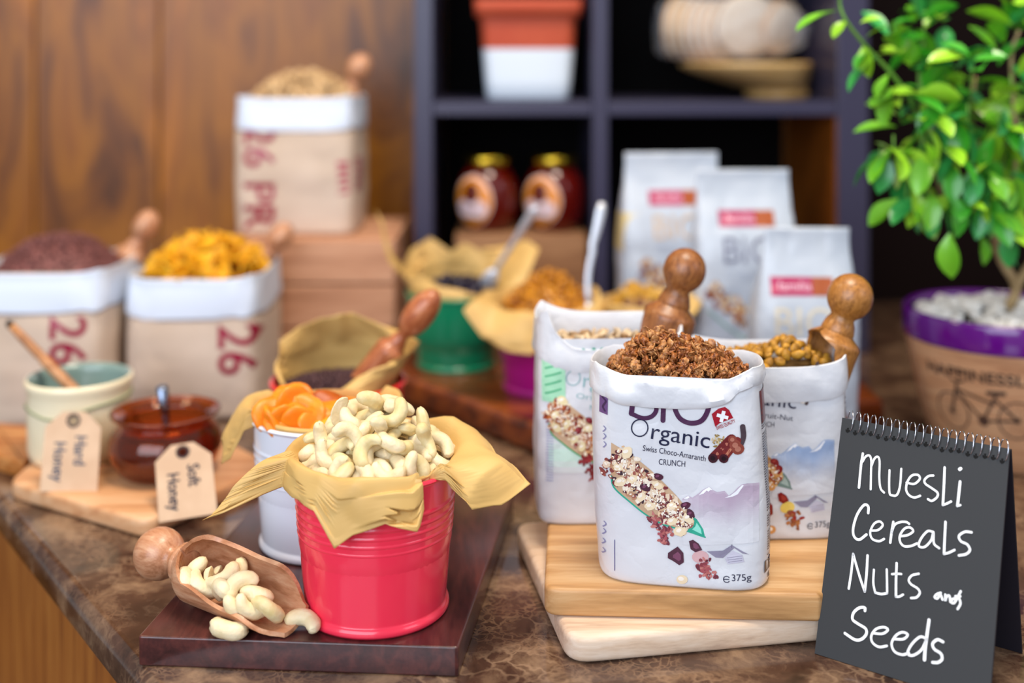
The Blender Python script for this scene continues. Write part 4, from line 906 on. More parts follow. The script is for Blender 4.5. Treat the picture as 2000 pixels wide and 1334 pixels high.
tC.location.z = .0002
art_closed(tC, gC, HC, .178, '', 'd8cfbc', 7)
tC.location.y = 1.312
# ------------------------------------------------------------------ honey jars in the shelf
AMB = mat('amber_honey', '6a0e04', .12, trans=.35, ior=1.45, coat=.5); GOLD = mat('gold_lid', 'b8982c', .22, 1)
def honey_jar(px, label):
    D = 1.825; X = (px-1000)*D/F
    t = thing('honey_jar', label, 'jar', (X, D, .1725), R(-32))
    P = [(.001, .0), (.030, .0), (.037, .004), (.044, .022), (.0475, .045), (.046, .070), (.038, .088), (.031, .097), (.031, .102)]
    P = [(p.x, p.z) for p in crom([(a, 0, b) for a, b in P], 4)]
    V, Fc = lathe(P, 48); obj('jar_body', V, Fc, AMB, t)
    V, Fc = lathe([(.031, .100), (.0365, .1005), (.037, .102), (.037, .112), (.0355, .1145), (.001, .115)], 48); obj('lid', V, Fc, GOLD, t, label='gold screw lid')
    for k in range(24):
        a = 2*pi*k/24
    def fn(x, z, o):
        zz = max(.004, min(.097, z)); r = next((lerp(P[i][0], P[i+1][0], (zz-P[i][1])/(P[i+1][1]-P[i][1])) for i in range(len(P)-1) if P[i][1] <= zz <= P[i+1][1] and P[i+1][1] > P[i][1]), .04)+o+.0004
        a = -pi/2+x/.046; return Vector((r*cos(a), r*sin(a), z))
    d = Decal(fn)
    def ell(rx, rz, cz, c, l): d.quadgrid(lambda u, v: (rx*math.sqrt(max(0, 1-(2*v-1)**2))*(2*u-1), cz+rz*(2*v-1)), 12, 16, lambda u, v: lin(c), l)
    ell(.034, .040, .048, 'e8c0b0', 1); ell(.031, .037, .046, 'd88418', 3); ell(.026, .016, .036, 'e8d0d4', 5); ell(.013, .016, .060, '5a1c10', 6); ell(.022, .004, .020, '8a5a10', 6)
    d.text('HONEY', 0, .033, .010, '6a2418', 8, align='CENTER')
    d.build('oval_label', t); return t
honey_jar(953, 'honey jar with oval label and gold lid, beside the shelf upright')
honey_jar(1083, 'honey jar with oval label and gold lid, behind the spoon in the green bucket')

# ------------------------------------------------------------------ square terracotta pot on the shelf
def rr_ring(a, rad, z, n=8):
    out = []
    for k, (sx_, sy_) in enumerate(((1, 1), (-1, 1), (-1, -1), (1, -1))):
        for j in range(n+1):
            t = k*pi/2+(pi/2)*j/n; out.append(Vector((sx_*(a-rad)+rad*cos(t), sy_*(a-rad)+rad*sin(t), z)))
    return out
TERR = mat('terracotta', 'b8492c', .6, var='c25636', vscale=10); POTW = mat('white_glaze', 'dfe9f4', .4)
pt = thing('square_planter', 'square terracotta planter with white dipped base on the shelf', 'pot', ((1031-1000)*1.86/F, 1.87, .3735))
rows = [rr_ring(.060, .014, 0), rr_ring(.0645, .016, .004), rr_ring(.0668, .016, .030), rr_ring(.0705, .016, .078)]; V, Fc = grid(rows, True, True); obj('dipped_base', V, Fc, POTW, pt, label='white painted base')
rows = [rr_ring(.0704, .016, .078), rr_ring(.0745, .016, .126), rr_ring(.0745, .016, .1262), rr_ring(.082, .012, .128), rr_ring(.0835, .012, .150), rr_ring(.082, .012, .153), rr_ring(.074, .012, .153), rr_ring(.070, .012, .13)]
V, Fc = grid(rows, True, False, True); obj('pot_body', V, Fc, TERR, pt)
# ------------------------------------------------------------------ wooden bowl with wrapped bread
bw = thing('wooden_bowl', 'shallow blond wooden bowl carrying wrapped bread on the shelf', 'bowl', (0, 0, .3735))
BLOND = wood('blond_bowl_wood', 'b88c50', 'caa062', 'd8b47c', (1, 6, 6), 6, .4)
def er(cx, rx, ry, z, cy=1.895, n=48): return [Vector((cx+rx*cos(2*pi*j/n), cy+ry*sin(2*pi*j/n), z)) for j in range(n)]
V, Fc = grid([er(.425, .047, .060, 0), er(.425, .050, .063, .002), er(.425, .050, .063, .012), er(.425, .046, .058, .0145)], True, True, True); obj('foot', V, Fc, BLOND, bw)
V, Fc = grid([er(.424, .046, .058, .0142), er(.410, .062, .085, .022), er(.388, .088, .108, .037), er(.3745, .1030, .122, .050), er(.3735, .1045, .124, .056), er(.3735, .1015, .121, .057), er(.386, .082, .10, .043), er(.405, .055, .07, .030)], True, False, True); obj('dish', V, Fc, BLOND, bw)
CRUST = mat('bread_crust', 'a8805c', .8, var='c8a888', vscale=40, bump=.4, bscale=90); CRUMB = mat('bread_crumb', 'd8cfc2', .85, var='c8b8a4', vscale=60, bump=.4, bscale=120)
lf = thing('wrapped_loaf', 'sliced round loaf in clear plastic leaning on the wooden bowl', 'bread', (0, 0, 0))
def slice_me(r, th, seed):
    rows = []
    for k, (f, zz) in enumerate(((.2, -.5), (.93, -.5), (1, -.3), (1, .3), (.93, .5), (.2, .5))):
        rows.append([Vector((r*f*(1+.05*nm((cos(a), sin(a), 0), 1.2, seed))*cos(a), zz*th, r*f*.88*(1+.05*nm((cos(a), sin(a), 2), 1.2, seed))*sin(a))) for a in [2*pi*j/28 for j in range(28)]])
    V, Fc = grid(rows, True, True, True); me = mesh('bread_slice', V, Fc, CRUMB); me.materials.append(CRUST)
    for p in me.polygons:
        if abs(p.normal.y) < .5: p.material_index = 1
    return me
for i in range(6):
    link('bread_slice', slice_me(.056, .011, i), lf, loc=(.262+i*.0155, 1.872+i*.003, .486-i*.001), rot=(R(4), R(0), R(62-i*2)))
link('bread_slice', slice_me(.058, .013, 9), lf, loc=(.372, 1.865, .490), rot=(R(12), R(10), R(25)), label='brown bread slice facing out')
link('bread_slice', slice_me(.05, .03, 12), lf, loc=(.428, 1.905, .488), rot=(R(20), R(30), R(50)))
PL = mat('clear_plastic', 'f4f6ff', .12, trans=1, ior=1.12)
nt = PL.node_tree; b_ = nt.nodes['Principled BSDF']; b_.inputs['Alpha'].default_value = .13; b_.inputs['Transmission Weight'].default_value = 0; b_.inputs['Specular IOR Level'].default_value = 1.0
rows = []
for i in range(25):
    u = i/24; cx = lerp(.232, .472, u); rr_ = .068*math.sin(pi*min(1, max(.02, u*.93+.05)))**.35*(1-.25*smooth(.55, 1, u)); ring = []
    for j in range(40):
        a = 2*pi*j/40; p = Vector((cx, 1.885+rr_*.95*cos(a), .484+rr_*.95*sin(a))); p += Vector((0, cos(a), sin(a)))*.007*(abs(nm(p, 30, 4))*2-.4)+Vector((0, 0, 0)); p.z = max(p.z, .4235+.10*max(0, .275-p.x)*0); ring.append(p)
    rows.append(ring)
V, Fc = grid(rows, True); o = obj('plastic_wrap', V, Fc, PL, lf); shade_auto(o.data, 30)

# ------------------------------------------------------------------ honey pots, tags, dipper, spoon
CRM = mat('cream_glaze', 'f4e6c4', .3, coat=.4, var='eedfba', vscale=12); GRI = mat('grey_green_glaze', '7d948c', .25, coat=.4)
jx, jy = -.458, 1.247
j = thing('honey_pot', 'cream ceramic honey pot with twine and a long wooden dipper', 'pot', (jx, jy, .0182))
P = [(.001, .0), (.046, .0), (.0495, .003), (.0515, .012), (.0525, .055), (.0518, .068), (.0528, .074), (.0545, .079), (.0542, .0835), (.052, .0845)]
V, Fc = lathe(P, 64); obj('pot_body', V, Fc, CRM, j)
V, Fc = lathe([(.052, .0845), (.0495, .0835), (.0475, .076), (.047, .02), (.001, .018)], 64); obj('glazed_inside', V, Fc, GRI, j, label='grey green glazed inside')
V, Fc = lathe([(.0465, .050), (.03, .0505), (.001, .0508)], 40); obj('honey', V, Fc, mat('dark_honey', '3a2408', .15, coat=.4), j)
path = [Vector((.0532*cos(a), .0532*sin(a), .061-.008*math.exp(-((a-R(262))/.5)**2)+.004*cos(a))) for a in [2*pi*i/60 for i in range(60)]]
V, Fc = tube(path, .0013, 6, True); obj('twine', V, Fc, mat('jute', '8e9470', .8), j)
dp = thing('honey_dipper', 'thin turned wooden dipper leaning out of the cream pot', 'dipper')
a_, b_ = spot(150, 768, 1.247), spot(14, 628, 1.262); ax = (b_-a_)
V, Fc = tube([a_-ax*.10, a_, a_+ax*.35, a_+ax*.48, a_+ax*.5, a_+ax*.53, a_+ax*.8, b_-ax*.06], lambda t: [.0062, .0062, .0060, .0056, .0042, .0052, .0048, .0040][min(7, int(t*7.001))], 12); obj('handle', V, Fc, wood('dipper_wood', '9c6438', 'b87c4c', 'cc9464', (6, 6, 6), 8, .5), dp)
V, Fc = tube([b_-ax*.06, b_-ax*.02, b_], lambda t: .0046-.002*t, 12); obj('tip', V, Fc, mat('burnt_tip', '2c2420', .7), dp, label='dark burnt tip')
ax_, ay_ = -.3515, 1.195
GLA = mat('amber_glass', 'c86a34', .04, trans=.95, ior=1.5)
j = thing('honey_pot', 'round amber glass honey pot with metal spoon and flared rim', 'pot', (ax_, ay_, .0182))
P = crom([(.001, 0, .0), (.034, 0, .0), (.046, 0, .006), (.0555, 0, .024), (.054, 0, .040), (.047, 0, .050), (.0445, 0, .0535), (.0475, 0, .057), (.0535, 0, .0605), (.0545, 0, .063)], 4)
P = [(p.x, p.z) for p in P]
inn_ = [(max(.001, r-.003), max(.003, z)) for r, z in P[::-1]]
V, Fc = lathe(P+inn_, 72); obj('glass_body', V, Fc, GLA, j)
hp = [(r, z) for r, z in inn_ if z < .046][::-1]; V, Fc = lathe([(.001, .0032)]+[(max(.001, r-.0006), z+.0004) for r, z in hp]+[(.001, hp[-1][1]+.0004)], 60); obj('honey', V, Fc, mat('liquid_honey', '8a2c0c', .08, trans=.35, coat=.5), j)
sp = thing('steel_spoon', 'small steel spoon standing in the amber honey pot', 'spoon')
V, Fc = tube([spot(326, 842, 1.19), spot(322, 800, 1.19), spot(316, 756, 1.185)], lambda t: lerp(.003, .0062, t), 10); obj('handle', V, Fc, mat('dull_steel', '8a94a8', .25, 1), sp)
KTAG = mat('tag_card', 'c2a184', .75, var='ceaf92', vscale=30)
def paper_tag(TL, TR, BL, BR, label, w1, w2):
    t = thing('gift_tag', label, 'tag')
    c0 = (TL+TR)/2; up = ((TL+TR)/2-(BL+BR)/2); H = up.length; up.normalize(); W = (BR-BL).length; rt = (BR-BL).normalized(); n = rt.cross(up).normalized()
    if n.y > 0: n = -n
    o0 = (BL+BR)/2
    fn = lambda x, z, off: o0+rt*x+up*z+n*(off+.0006)
    pts = [(-W/2, 0), (W/2, 0), (W/2, H*.80), (W*.20, H), (-W*.20, H), (-W/2, H*.80)]
    hx, hz, hr = 0, H*.885, W*.085
    # card with a punched hole
    bm = bmesh.new(); rings = []
    m_ = 24; hole = [(hx+hr*cos(2*pi*i/m_), hz+hr*sin(2*pi*i/m_)) for i in range(m_)]
    def edge_pt(a):
        best = None; d = Vector((cos(a), sin(a)))
        for i in range(len(pts)):
            p, q = Vector(pts[i]), Vector(pts[(i+1) % len(pts)]); e = q-p; den = d.x*e.y-d.y*e.x
            if abs(den) < 1e-9: continue
            w_ = p-Vector((hx, hz)); tt = (w_.x*e.y-w_.y*e.x)/den; ss = (w_.x*d.y-w_.y*d.x)/den
            if tt > 0 and -.001 <= ss <= 1.001 and (best is None or tt < best): best = tt
        return (hx+d.x*best, hz+d.y*best)
    angs = sorted([2*pi*i/m_ for i in range(m_)]+[math.atan2(p[1]-hz, p[0]-hx) % (2*pi) for p in pts])
    rows = [[fn(hx+hr*cos(a), hz+hr*sin(a), -.0006) for a in angs], [fn(*edge_pt(a), -.0006) for a in angs], [fn(*edge_pt(a), -.0001) for a in angs], [fn(hx+hr*cos(a), hz+hr*sin(a), -.0001) for a in angs]]
    rows.append(rows[0]); V, Fc = grid(rows, True); me = mesh('card', V, Fc, KTAG, False); link('card', me, t)
    V, Fc = grid([[fn(hx+hr*k*cos(a), hz+hr*k*sin(a), off) for a in [2*pi*i/20 for i in range(20)]] for k, off in ((1.0, .0001), (1.45, .0003), (1.5, 0))], True); obj('eyelet', V, Fc, mat('dark_eyelet', '3a2a2c', .6), t)
    d = Decal(fn)
    d.text(w1, W*.06, H*.70, W*.30, '1e2236', 1, rot=-pi/2, bold=.012, sx=.85); d.text(w2, -W*.30, H*.62, W*.30, '1e2236', 1, rot=-pi/2, bold=.012, sx=.85)
    d.build('handwriting', t); return t
# keep card corners: top and bottom are given for a rectangle around the tag
paper_tag(spot(95, 803, 1.178), spot(195, 805, 1.180), spot(78, 960, 1.143), spot(190, 961, 1.143), 'kraft gift tag reading Hard Honey against the cream pot', 'Hard', 'Honey')
paper_tag(spot(304, 872, 1.128), spot(408, 862, 1.126), spot(311, 1021, 1.078), spot(425, 1003, 1.078), 'kraft gift tag reading Soft Honey hung on the amber pot', 'Soft', 'Honey')

# spoons in the green and tan buckets
def spoon(p0, p1, label, bend=0):
    t = thing('steel_spoon', label, 'spoon'); p0, p1 = Vector(p0), Vector(p1); n = 14; ax = (p1-p0); s = Vector((0, 1, 0)); wdir = ax.cross(s).normalized(); rows = []
    for i in range(n+1):
        u = i/n; c = p0+ax*u+wdir*bend*sin(pi*u)*(1 if u > .5 else .6)+wdir*bend*.4*sin(2*pi*u); w_ = lerp(.0036, .0058, smooth(.4, .95, u))*(1 if u < .97 else .6)
        rows.append([c+wdir*w_*cos(a)+s*.0013*sin(a) for a in [2*pi*j/10 for j in range(10)]])
    V, Fc = grid(rows, True, True, True); obj('handle', V, Fc, SPOONM, t)
    b = ball(1, 2); V = [p0-ax.normalized()*.016+ax.normalized()*v.x*.018+wdir*v.y*.011+s*v.z*.004 for v in b[0]]; obj('spoon_bowl', V, b[1], SPOONM, t)
spoon(spot(968, 528, 1.53), spot(1047, 404, 1.50), 'steel spoon leaning out of the green bucket')
spoon(spot(1150, 592, 1.425), spot(1176, 396, 1.455), 'curved steel spoon standing in the tan bucket', .006)

# ------------------------------------------------------------------ potted plant
px0, py0 = .5426, 1.30
POTWOOD = wood('pot_wood_print', 'b07c58', 'c8946c', 'd6a880', (1.5, 1.5, 14), 7, .45)
pp = thing('plant_pot', 'round wood-look plant pot with glossy purple rim and bicycle print', 'pot', (px0, py0, .0002))
HP, RT, RB = .163, .105, .066
prof = [(RB-.004, 0), (RB, .002)]+[(lerp(RB, RT-.001, (k/20)**.62), .004+(HP-.034)*k/20) for k in range(21)]
V, Fc = lathe(prof, 80, True); obj('pot_body', V, Fc, POTWOOD, pp)
V, Fc = lathe([(RT-.002, HP-.031), (RT+.0004, HP-.0305), (RT+.001, HP-.028), (RT+.001, HP-.004), (RT, HP-.001), (RT-.002, HP), (RT-.006, HP-.001), (RT-.007, HP-.006), (RT-.008, HP-.03)], 80)
obj('rim_band', V, Fc, mat('purple_glaze', '5c0a78', .15, coat=.7), pp, label='glossy purple rim band')
V, Fc = lathe([(RT-.0075, HP-.022), (.05, HP-.020), (.001, HP-.019)], 40); obj('soil', V, Fc, mat('soil', '2a1e16', .9, bump=.6), pp)
def pot_fn(x, z, o):
    u = max(0, min(1, (z-.004)/(HP-.034))); r = lerp(RB, RT-.001, u**.62)+o+.0002; a = -pi/2+x/.098; return Vector((r*cos(a), r*sin(a), z))
d_ = Decal(pot_fn); IKB = '3a2a26'
d_.text('HAPPINESSLEBEN', -.124, .102, .0165, IKB, 1, bold=.02, width=.150)
for wx in (-.096, -.024):
    c_ = (wx, .064); d_.line([(c_[0]+.020*cos(a), c_[1]+.020*sin(a)) for a in [2*pi*i/20 for i in range(20)]], .0018, '5a4034', 1, 2, True)
    for i in range(12): a = 2*pi*i/12; d_.line([c_, (c_[0]+.019*cos(a), c_[1]+.019*sin(a))], .0004, '6a5042', 1)
    d_.disc(c_[0], c_[1], .003, .003, IKB, 2)
for seg_ in ([(-.096, .064), (-.086, .098)], [(-.087, .090), (-.048, .080)], [(-.087, .088), (-.060, .060)], [(-.060, .060), (-.046, .090)], [(-.046, .084), (-.024, .064)], [(-.060, .060), (-.024, .064)], [(-.092, .100), (-.085, .098), (-.078, .101)]): d_.line(seg_, .0024, IKB, 2)
d_.line([(-.054, .0915), (-.038, .0925)], .0042, IKB, 3); d_.disc(-.060, .060, .006, .006, '5a4034', 2)
d_.build('printed_bicycle', pp)
PEB = [mesh('pebble', [Vector((v.x*.0115, v.y*.009, v.z*.0065))*(1+.28*nm(v, 1.1, 70+i)) for v in ball(1, 3)[0]], ball(1, 3)[1], mat('white_pebble', 'e6e2dc', .6, var='c8c0b4', vscale=30)) for i in range(4)]
rnd = random.Random(8)
for p in scatter(.090, .090, .012, .0165, rnd, 2.4, 4000):
    if (Vector((p.x, p.y))-Vector((.010, 0))).length < .012: continue
    o = link('pebble', PEB[rnd.randrange(4)], loc=(px0+p.x, py0+p.y, HP-.012+p.z*.7+rnd.uniform(0, .003)), rot=(rnd.gauss(0, .3), rnd.gauss(0, .3), rnd.uniform(0, 6)), scale=rnd.uniform(.85, 1.25))
    tag(o, 'white pebble on the soil of the purple rimmed plant pot', 'pebble', 'white pebbles in the plant pot')
pl = thing('leafy_plant', 'small bright green leafy bush growing in the purple rimmed pot', 'plant', (0, 0, 0))
BARK = mat('bark', '9a8058', .8, var='b49a70', vscale=60, bump=.5, bscale=100); GST = mat('green_stem', '6a9a3a', .5)
def W(px, py, D): return spot(px, py, D)
stems = [([W(1968, 640, 1.31), W(1972, 600, 1.31), W(1985, 560, 1.31), W(1960, 515, 1.30), W(1945, 480, 1.30)], .0062, .0048, BARK), ([W(1985, 560, 1.31), W(2005, 525, 1.31), W(2040, 470, 1.33), W(2060, 330, 1.34), W(2040, 180, 1.33)], .0050, .002, BARK),
    ([W(1945, 480, 1.30), W(1930, 420, 1.28), W(1850, 390, 1.26), W(1825, 320, 1.25), W(1800, 230, 1.25)], .0036, .0018, BARK), ([W(1945, 480, 1.30), W(1950, 400, 1.31), W(1900, 250, 1.33), W(1905, 150, 1.33)], .0034, .0016, BARK),
    ([W(1945, 480, 1.30), W(1970, 420, 1.29), W(1985, 300, 1.27), W(1975, 120, 1.27), W(1990, 60, 1.27)], .0034, .0016, BARK),
    ([W(1825, 320, 1.25), W(1780, 200, 1.24), W(1742, 145, 1.22), W(1700, 100, 1.20), W(1655, 45, 1.18), W(1640, 5, 1.18), W(1648, -30, 1.18)], .0026, .0013, GST),
    ([W(1800, 230, 1.25), W(1795, 150, 1.26), W(1802, 90, 1.27), W(1805, 50, 1.27)], .002, .0011, GST), ([W(1825, 320, 1.25), W(1770, 300, 1.23), W(1740, 290, 1.22)], .002, .001, GST),
    ([W(1850, 390, 1.26), W(1790, 380, 1.23), W(1765, 400, 1.22)], .002, .001, GST), ([W(1930, 420, 1.28), W(1880, 440, 1.22), W(1855, 470, 1.20)], .0018, .001, GST), ([W(1900, 250, 1.33), W(1895, 190, 1.25), W(1900, 130, 1.22)], .002, .001, GST)]
for P_, r0, r1, m_ in stems:
    P_ = crom(P_, 5); V, Fc = tube(P_, lambda t, r0=r0, r1=r1: lerp(r0, r1, t), 9); obj('stem', V, Fc, m_, pl)
def leaf_me(seed, m, L_=.034, Wd=.0078):
    rnd = random.Random(seed); V = []; n = 8; cur = rnd.uniform(.6, 1.4)
    for i in range(n+1):
        u = i/n; w_ = Wd*(sin(pi*u**1.25)**.8 if 0 < u < 1 else 0)+.0004; x = L_*u; z = -.010*cur*u*u+.004*u
        V += [Vector((x, -w_, z+w_*.28)), Vector((x, -w_*.5, z+w_*.08)), Vector((x, 0, z)), Vector((x, w_*.5, z+w_*.08)), Vector((x, w_, z+w_*.28))]
    Fc = [(i*5+k, i*5+k+1, (i+1)*5+k+1, (i+1)*5+k) for i in range(n) for k in range(4)]
    return mesh('leaf', V, Fc, m)
def leafmat(nm_, a, b):
    m = mat(nm_, a, .32, var=b, vscale=20, coat=.25); return m
LM = []
for i, (a, b) in enumerate((('5aa41c', '84c832'), ('34961f', '58b436'), ('8cc822', 'b0de44'), ('24883a', '48ac54'))):
    for s_ in range(2): LM.append(leaf_me(i*5+s_, leafmat('leaf_green_%d' % i, a, b), .030+.006*s_, .0078+.001*s_))
rnd = random.Random(31); nl = 0
clus = [(1805, 45, 1.27, 9, 1), (1750, 75, 1.24, 5, 1), (1770, 120, 1.25, 7, 1), (1835, 110, 1.28, 6, 1), (1800, 170, 1.22, 8, 0), (1850, 150, 1.26, 7, 0), (1895, 130, 1.22, 8, 1), (1985, 60, 1.27, 8, 1), (1950, 105, 1.27, 6, 1), (1975, 170, 1.25, 7, 0), (1760, 215, 1.22, 8, 0), (1830, 220, 1.20, 9, -1), (1890, 230, 1.21, 8, -1), (1950, 240, 1.22, 9, -1), (1995, 260, 1.23, 8, -1), (1745, 290, 1.21, 6, -1), (1800, 280, 1.21, 8, -1), (1860, 300, 1.21, 9, -1), (1925, 320, 1.22, 9, -1), (1985, 350, 1.23, 9, -1), (1770, 375, 1.22, 7, -1), (1815, 390, 1.22, 6, -1), (1870, 385, 1.22, 5, -1), (1930, 385, 1.23, 8, -1), (1985, 420, 1.24, 8, -1), (1720, 310, 1.21, 3, -1), (1880, 200, 1.30, 9, 0), (1940, 200, 1.31, 9, 0), (1830, 260, 1.30, 9, 0), (1900, 300, 1.32, 9, 0), (1960, 300, 1.32, 9, -1), (2030, 200, 1.28, 10, 0), (2040, 330, 1.28, 10, -1), (1790, 330, 1.28, 8, -1)]
def put_leaf(p, dv, k=None, s=1.0, roll=0):
    global nl
    x = dv.normalized(); y = Vector((0, 0, 1)).cross(x)
    if y.length < .05: y = Vector((1, 0, 0))
    y.normalize(); z = x.cross(y); m_ = Matrix((x, y, z)).transposed().to_4x4() @ Matrix.Rotation(roll, 4, 'X')
    o = bpy.data.objects.new('leaf', LM[rnd.randrange(8)] if k is None else LM[k]); C.objects.link(o); o.parent = pl; o.matrix_basis = Matrix.Translation(p) @ m_ @ Matrix.Scale(s, 4); nl += 1
for cx, cy, D, n_, up in clus:
    c0 = spot(cx, cy, D); a0 = rnd.uniform(0, 6)
    for i in range(n_):
        a = a0+2.4*i; el = rnd.gauss(.55 if up > 0 else (.0 if up == 0 else -.75), .35)
        dv = Vector((cos(a)*cos(el), sin(a)*cos(el), sin(el))); put_leaf(c0+Vector((rnd.gauss(0, .006), rnd.gauss(0, .006), rnd.gauss(0, .008))), dv, None, rnd.uniform(1.0, 1.4), rnd.gauss(0, .5))
    if up <= 0:
        V, Fc = tube([c0+Vector((0, 0, .014)), c0, c0-Vector((0, 0, .012))], .0010, 5)
        obj('twig', V, Fc, GST, pl)
for x0, y0, x1, y1, D, k in ((1640, 20, 1560, 50, 1.18, 1), (1652, 40, 1622, 70, 1.18, 4), (1680, 45, 1722, 28, 1.19, 4), (1690, 75, 1728, 48, 1.19, 5), (1700, 95, 1660, 130, 1.20, 2), (1690, 85, 1690, 155, 1.20, 4), (1715, 110, 1655, 165, 1.20, 7), (1735, 145, 1712, 185, 1.21, 1), (1740, 170, 1725, 240, 1.21, 1), (1855, 455, 1850, 550, 1.20, 0), (1862, 380, 1885, 470, 1.20, 2), (1915, 460, 1935, 520, 1.25, 0), (1735, 300, 1700, 350, 1.21, 1), (1648, -5, 1600, -30, 1.18, 2), (1825, 405, 1815, 465, 1.21, 6)):
    a_, b_ = spot(x0, y0, D), spot(x1, y1, D-.01); put_leaf(a_, b_-a_, k, (b_-a_).length/.033, rnd.gauss(0, .4))

# ------------------------------------------------------------------ chalkboard notepad
BLv, BRv = Vector((.2228, .867, .0004)), Vector((.3217, .794, .0004)); wv = (BRv-BLv); Wn = wv.length; wv.normalize()
bk = Vector((.593, .805, 0)); TLv = BLv+bk*.0553+Vector((0, 0, .1600)); upv = (TLv-BLv); Hn = upv.length; upv.normalize(); nv = wv.cross(upv).normalized()
if nv.y > 0: nv = -nv
npad = thing('chalkboard_notepad', 'black spiral notepad standing like a tent with white handwriting', 'sign')
BRD = mat('charcoal_card', '2b2c2e', .6); BRDS = mat('board_edge', '16121e', .5)
def slab_on(O, a, b, n_, wa, hb, th, m, name, parent, mat2=None):
    V = [O+a*x+b*z+n_*y for y in (0, -th) for x, z in ((0, 0), (wa, 0), (wa, hb), (0, hb))]
    return obj(name, V, [(0, 1, 2, 3), (7, 6, 5, 4), (0, 4, 5, 1), (1, 5, 6, 2), (2, 6, 7, 3), (3, 7, 4, 0)], m, parent, sm=False)
slab_on(BLv, wv, upv, nv, Wn, Hn, .0008, BRD, 'front_card', npad)
slab_on(BLv-nv*.0010, wv, upv, nv, Wn, Hn-.0008, .0016, mat('page_block', '1c1a28', .6), 'page_block', npad)
TR0 = TLv-nv*.004
s0 = .45*Wn; Bk0 = BLv+bk*.0905; upb = ((TLv-nv*.0035)-Bk0); Hb = upb.length; upb.normalize(); nb = wv.cross(upb).normalized()
slab_on(Bk0+wv*s0, wv, upb, nb, Wn-s0, Hb-.001, .0022, mat('back_card', '14101c', .6), 'rear_card', npad)
fnp = lambda x, z, o: BLv+wv*x+upv*z+nv*o
ring_pts = []
for i in range(22):
    a = lerp(-250, 65, i/21); ring_pts.append(Vector((0, .0070*cos(R(a)), .0082*sin(R(a)))))
V, Fc = tube(ring_pts, .00048, 6); RM = mesh('spiral_ring', V, Fc, CHROME)
HM = mat('punched_hole', '050506', .9)
for i in range(20):
    s = lerp(.0055, Wn-.0045, i/19); c0 = BLv+wv*s+upv*(Hn-.0015)-nv*.0030
    o = bpy.data.objects.new('spiral_ring', RM); C.objects.link(o); o.parent = npad
    my = -nv.copy(); o.matrix_basis = Matrix.Translation(c0) @ Matrix((wv*1.0, my, upv)).transposed().to_4x4() @ Matrix.Rotation(R(36), 4, 'Z')
    hz = Hn-.0088-.0008*sin(i*1.7); V = [fnp(s+x+.0002*sin(i*3), hz+z_, .0002) for x, z_ in ((-.0010, .0018), (-.0004, .0006), (-.0018, .0008), (-.0016, -.0008), (-.0002, -.0018), (.0014, -.0008), (.0018, .0006), (.0006, .0006), (.0008, .0022))]
    obj('hole', V, [tuple(range(9))], HM, npad, sm=False)
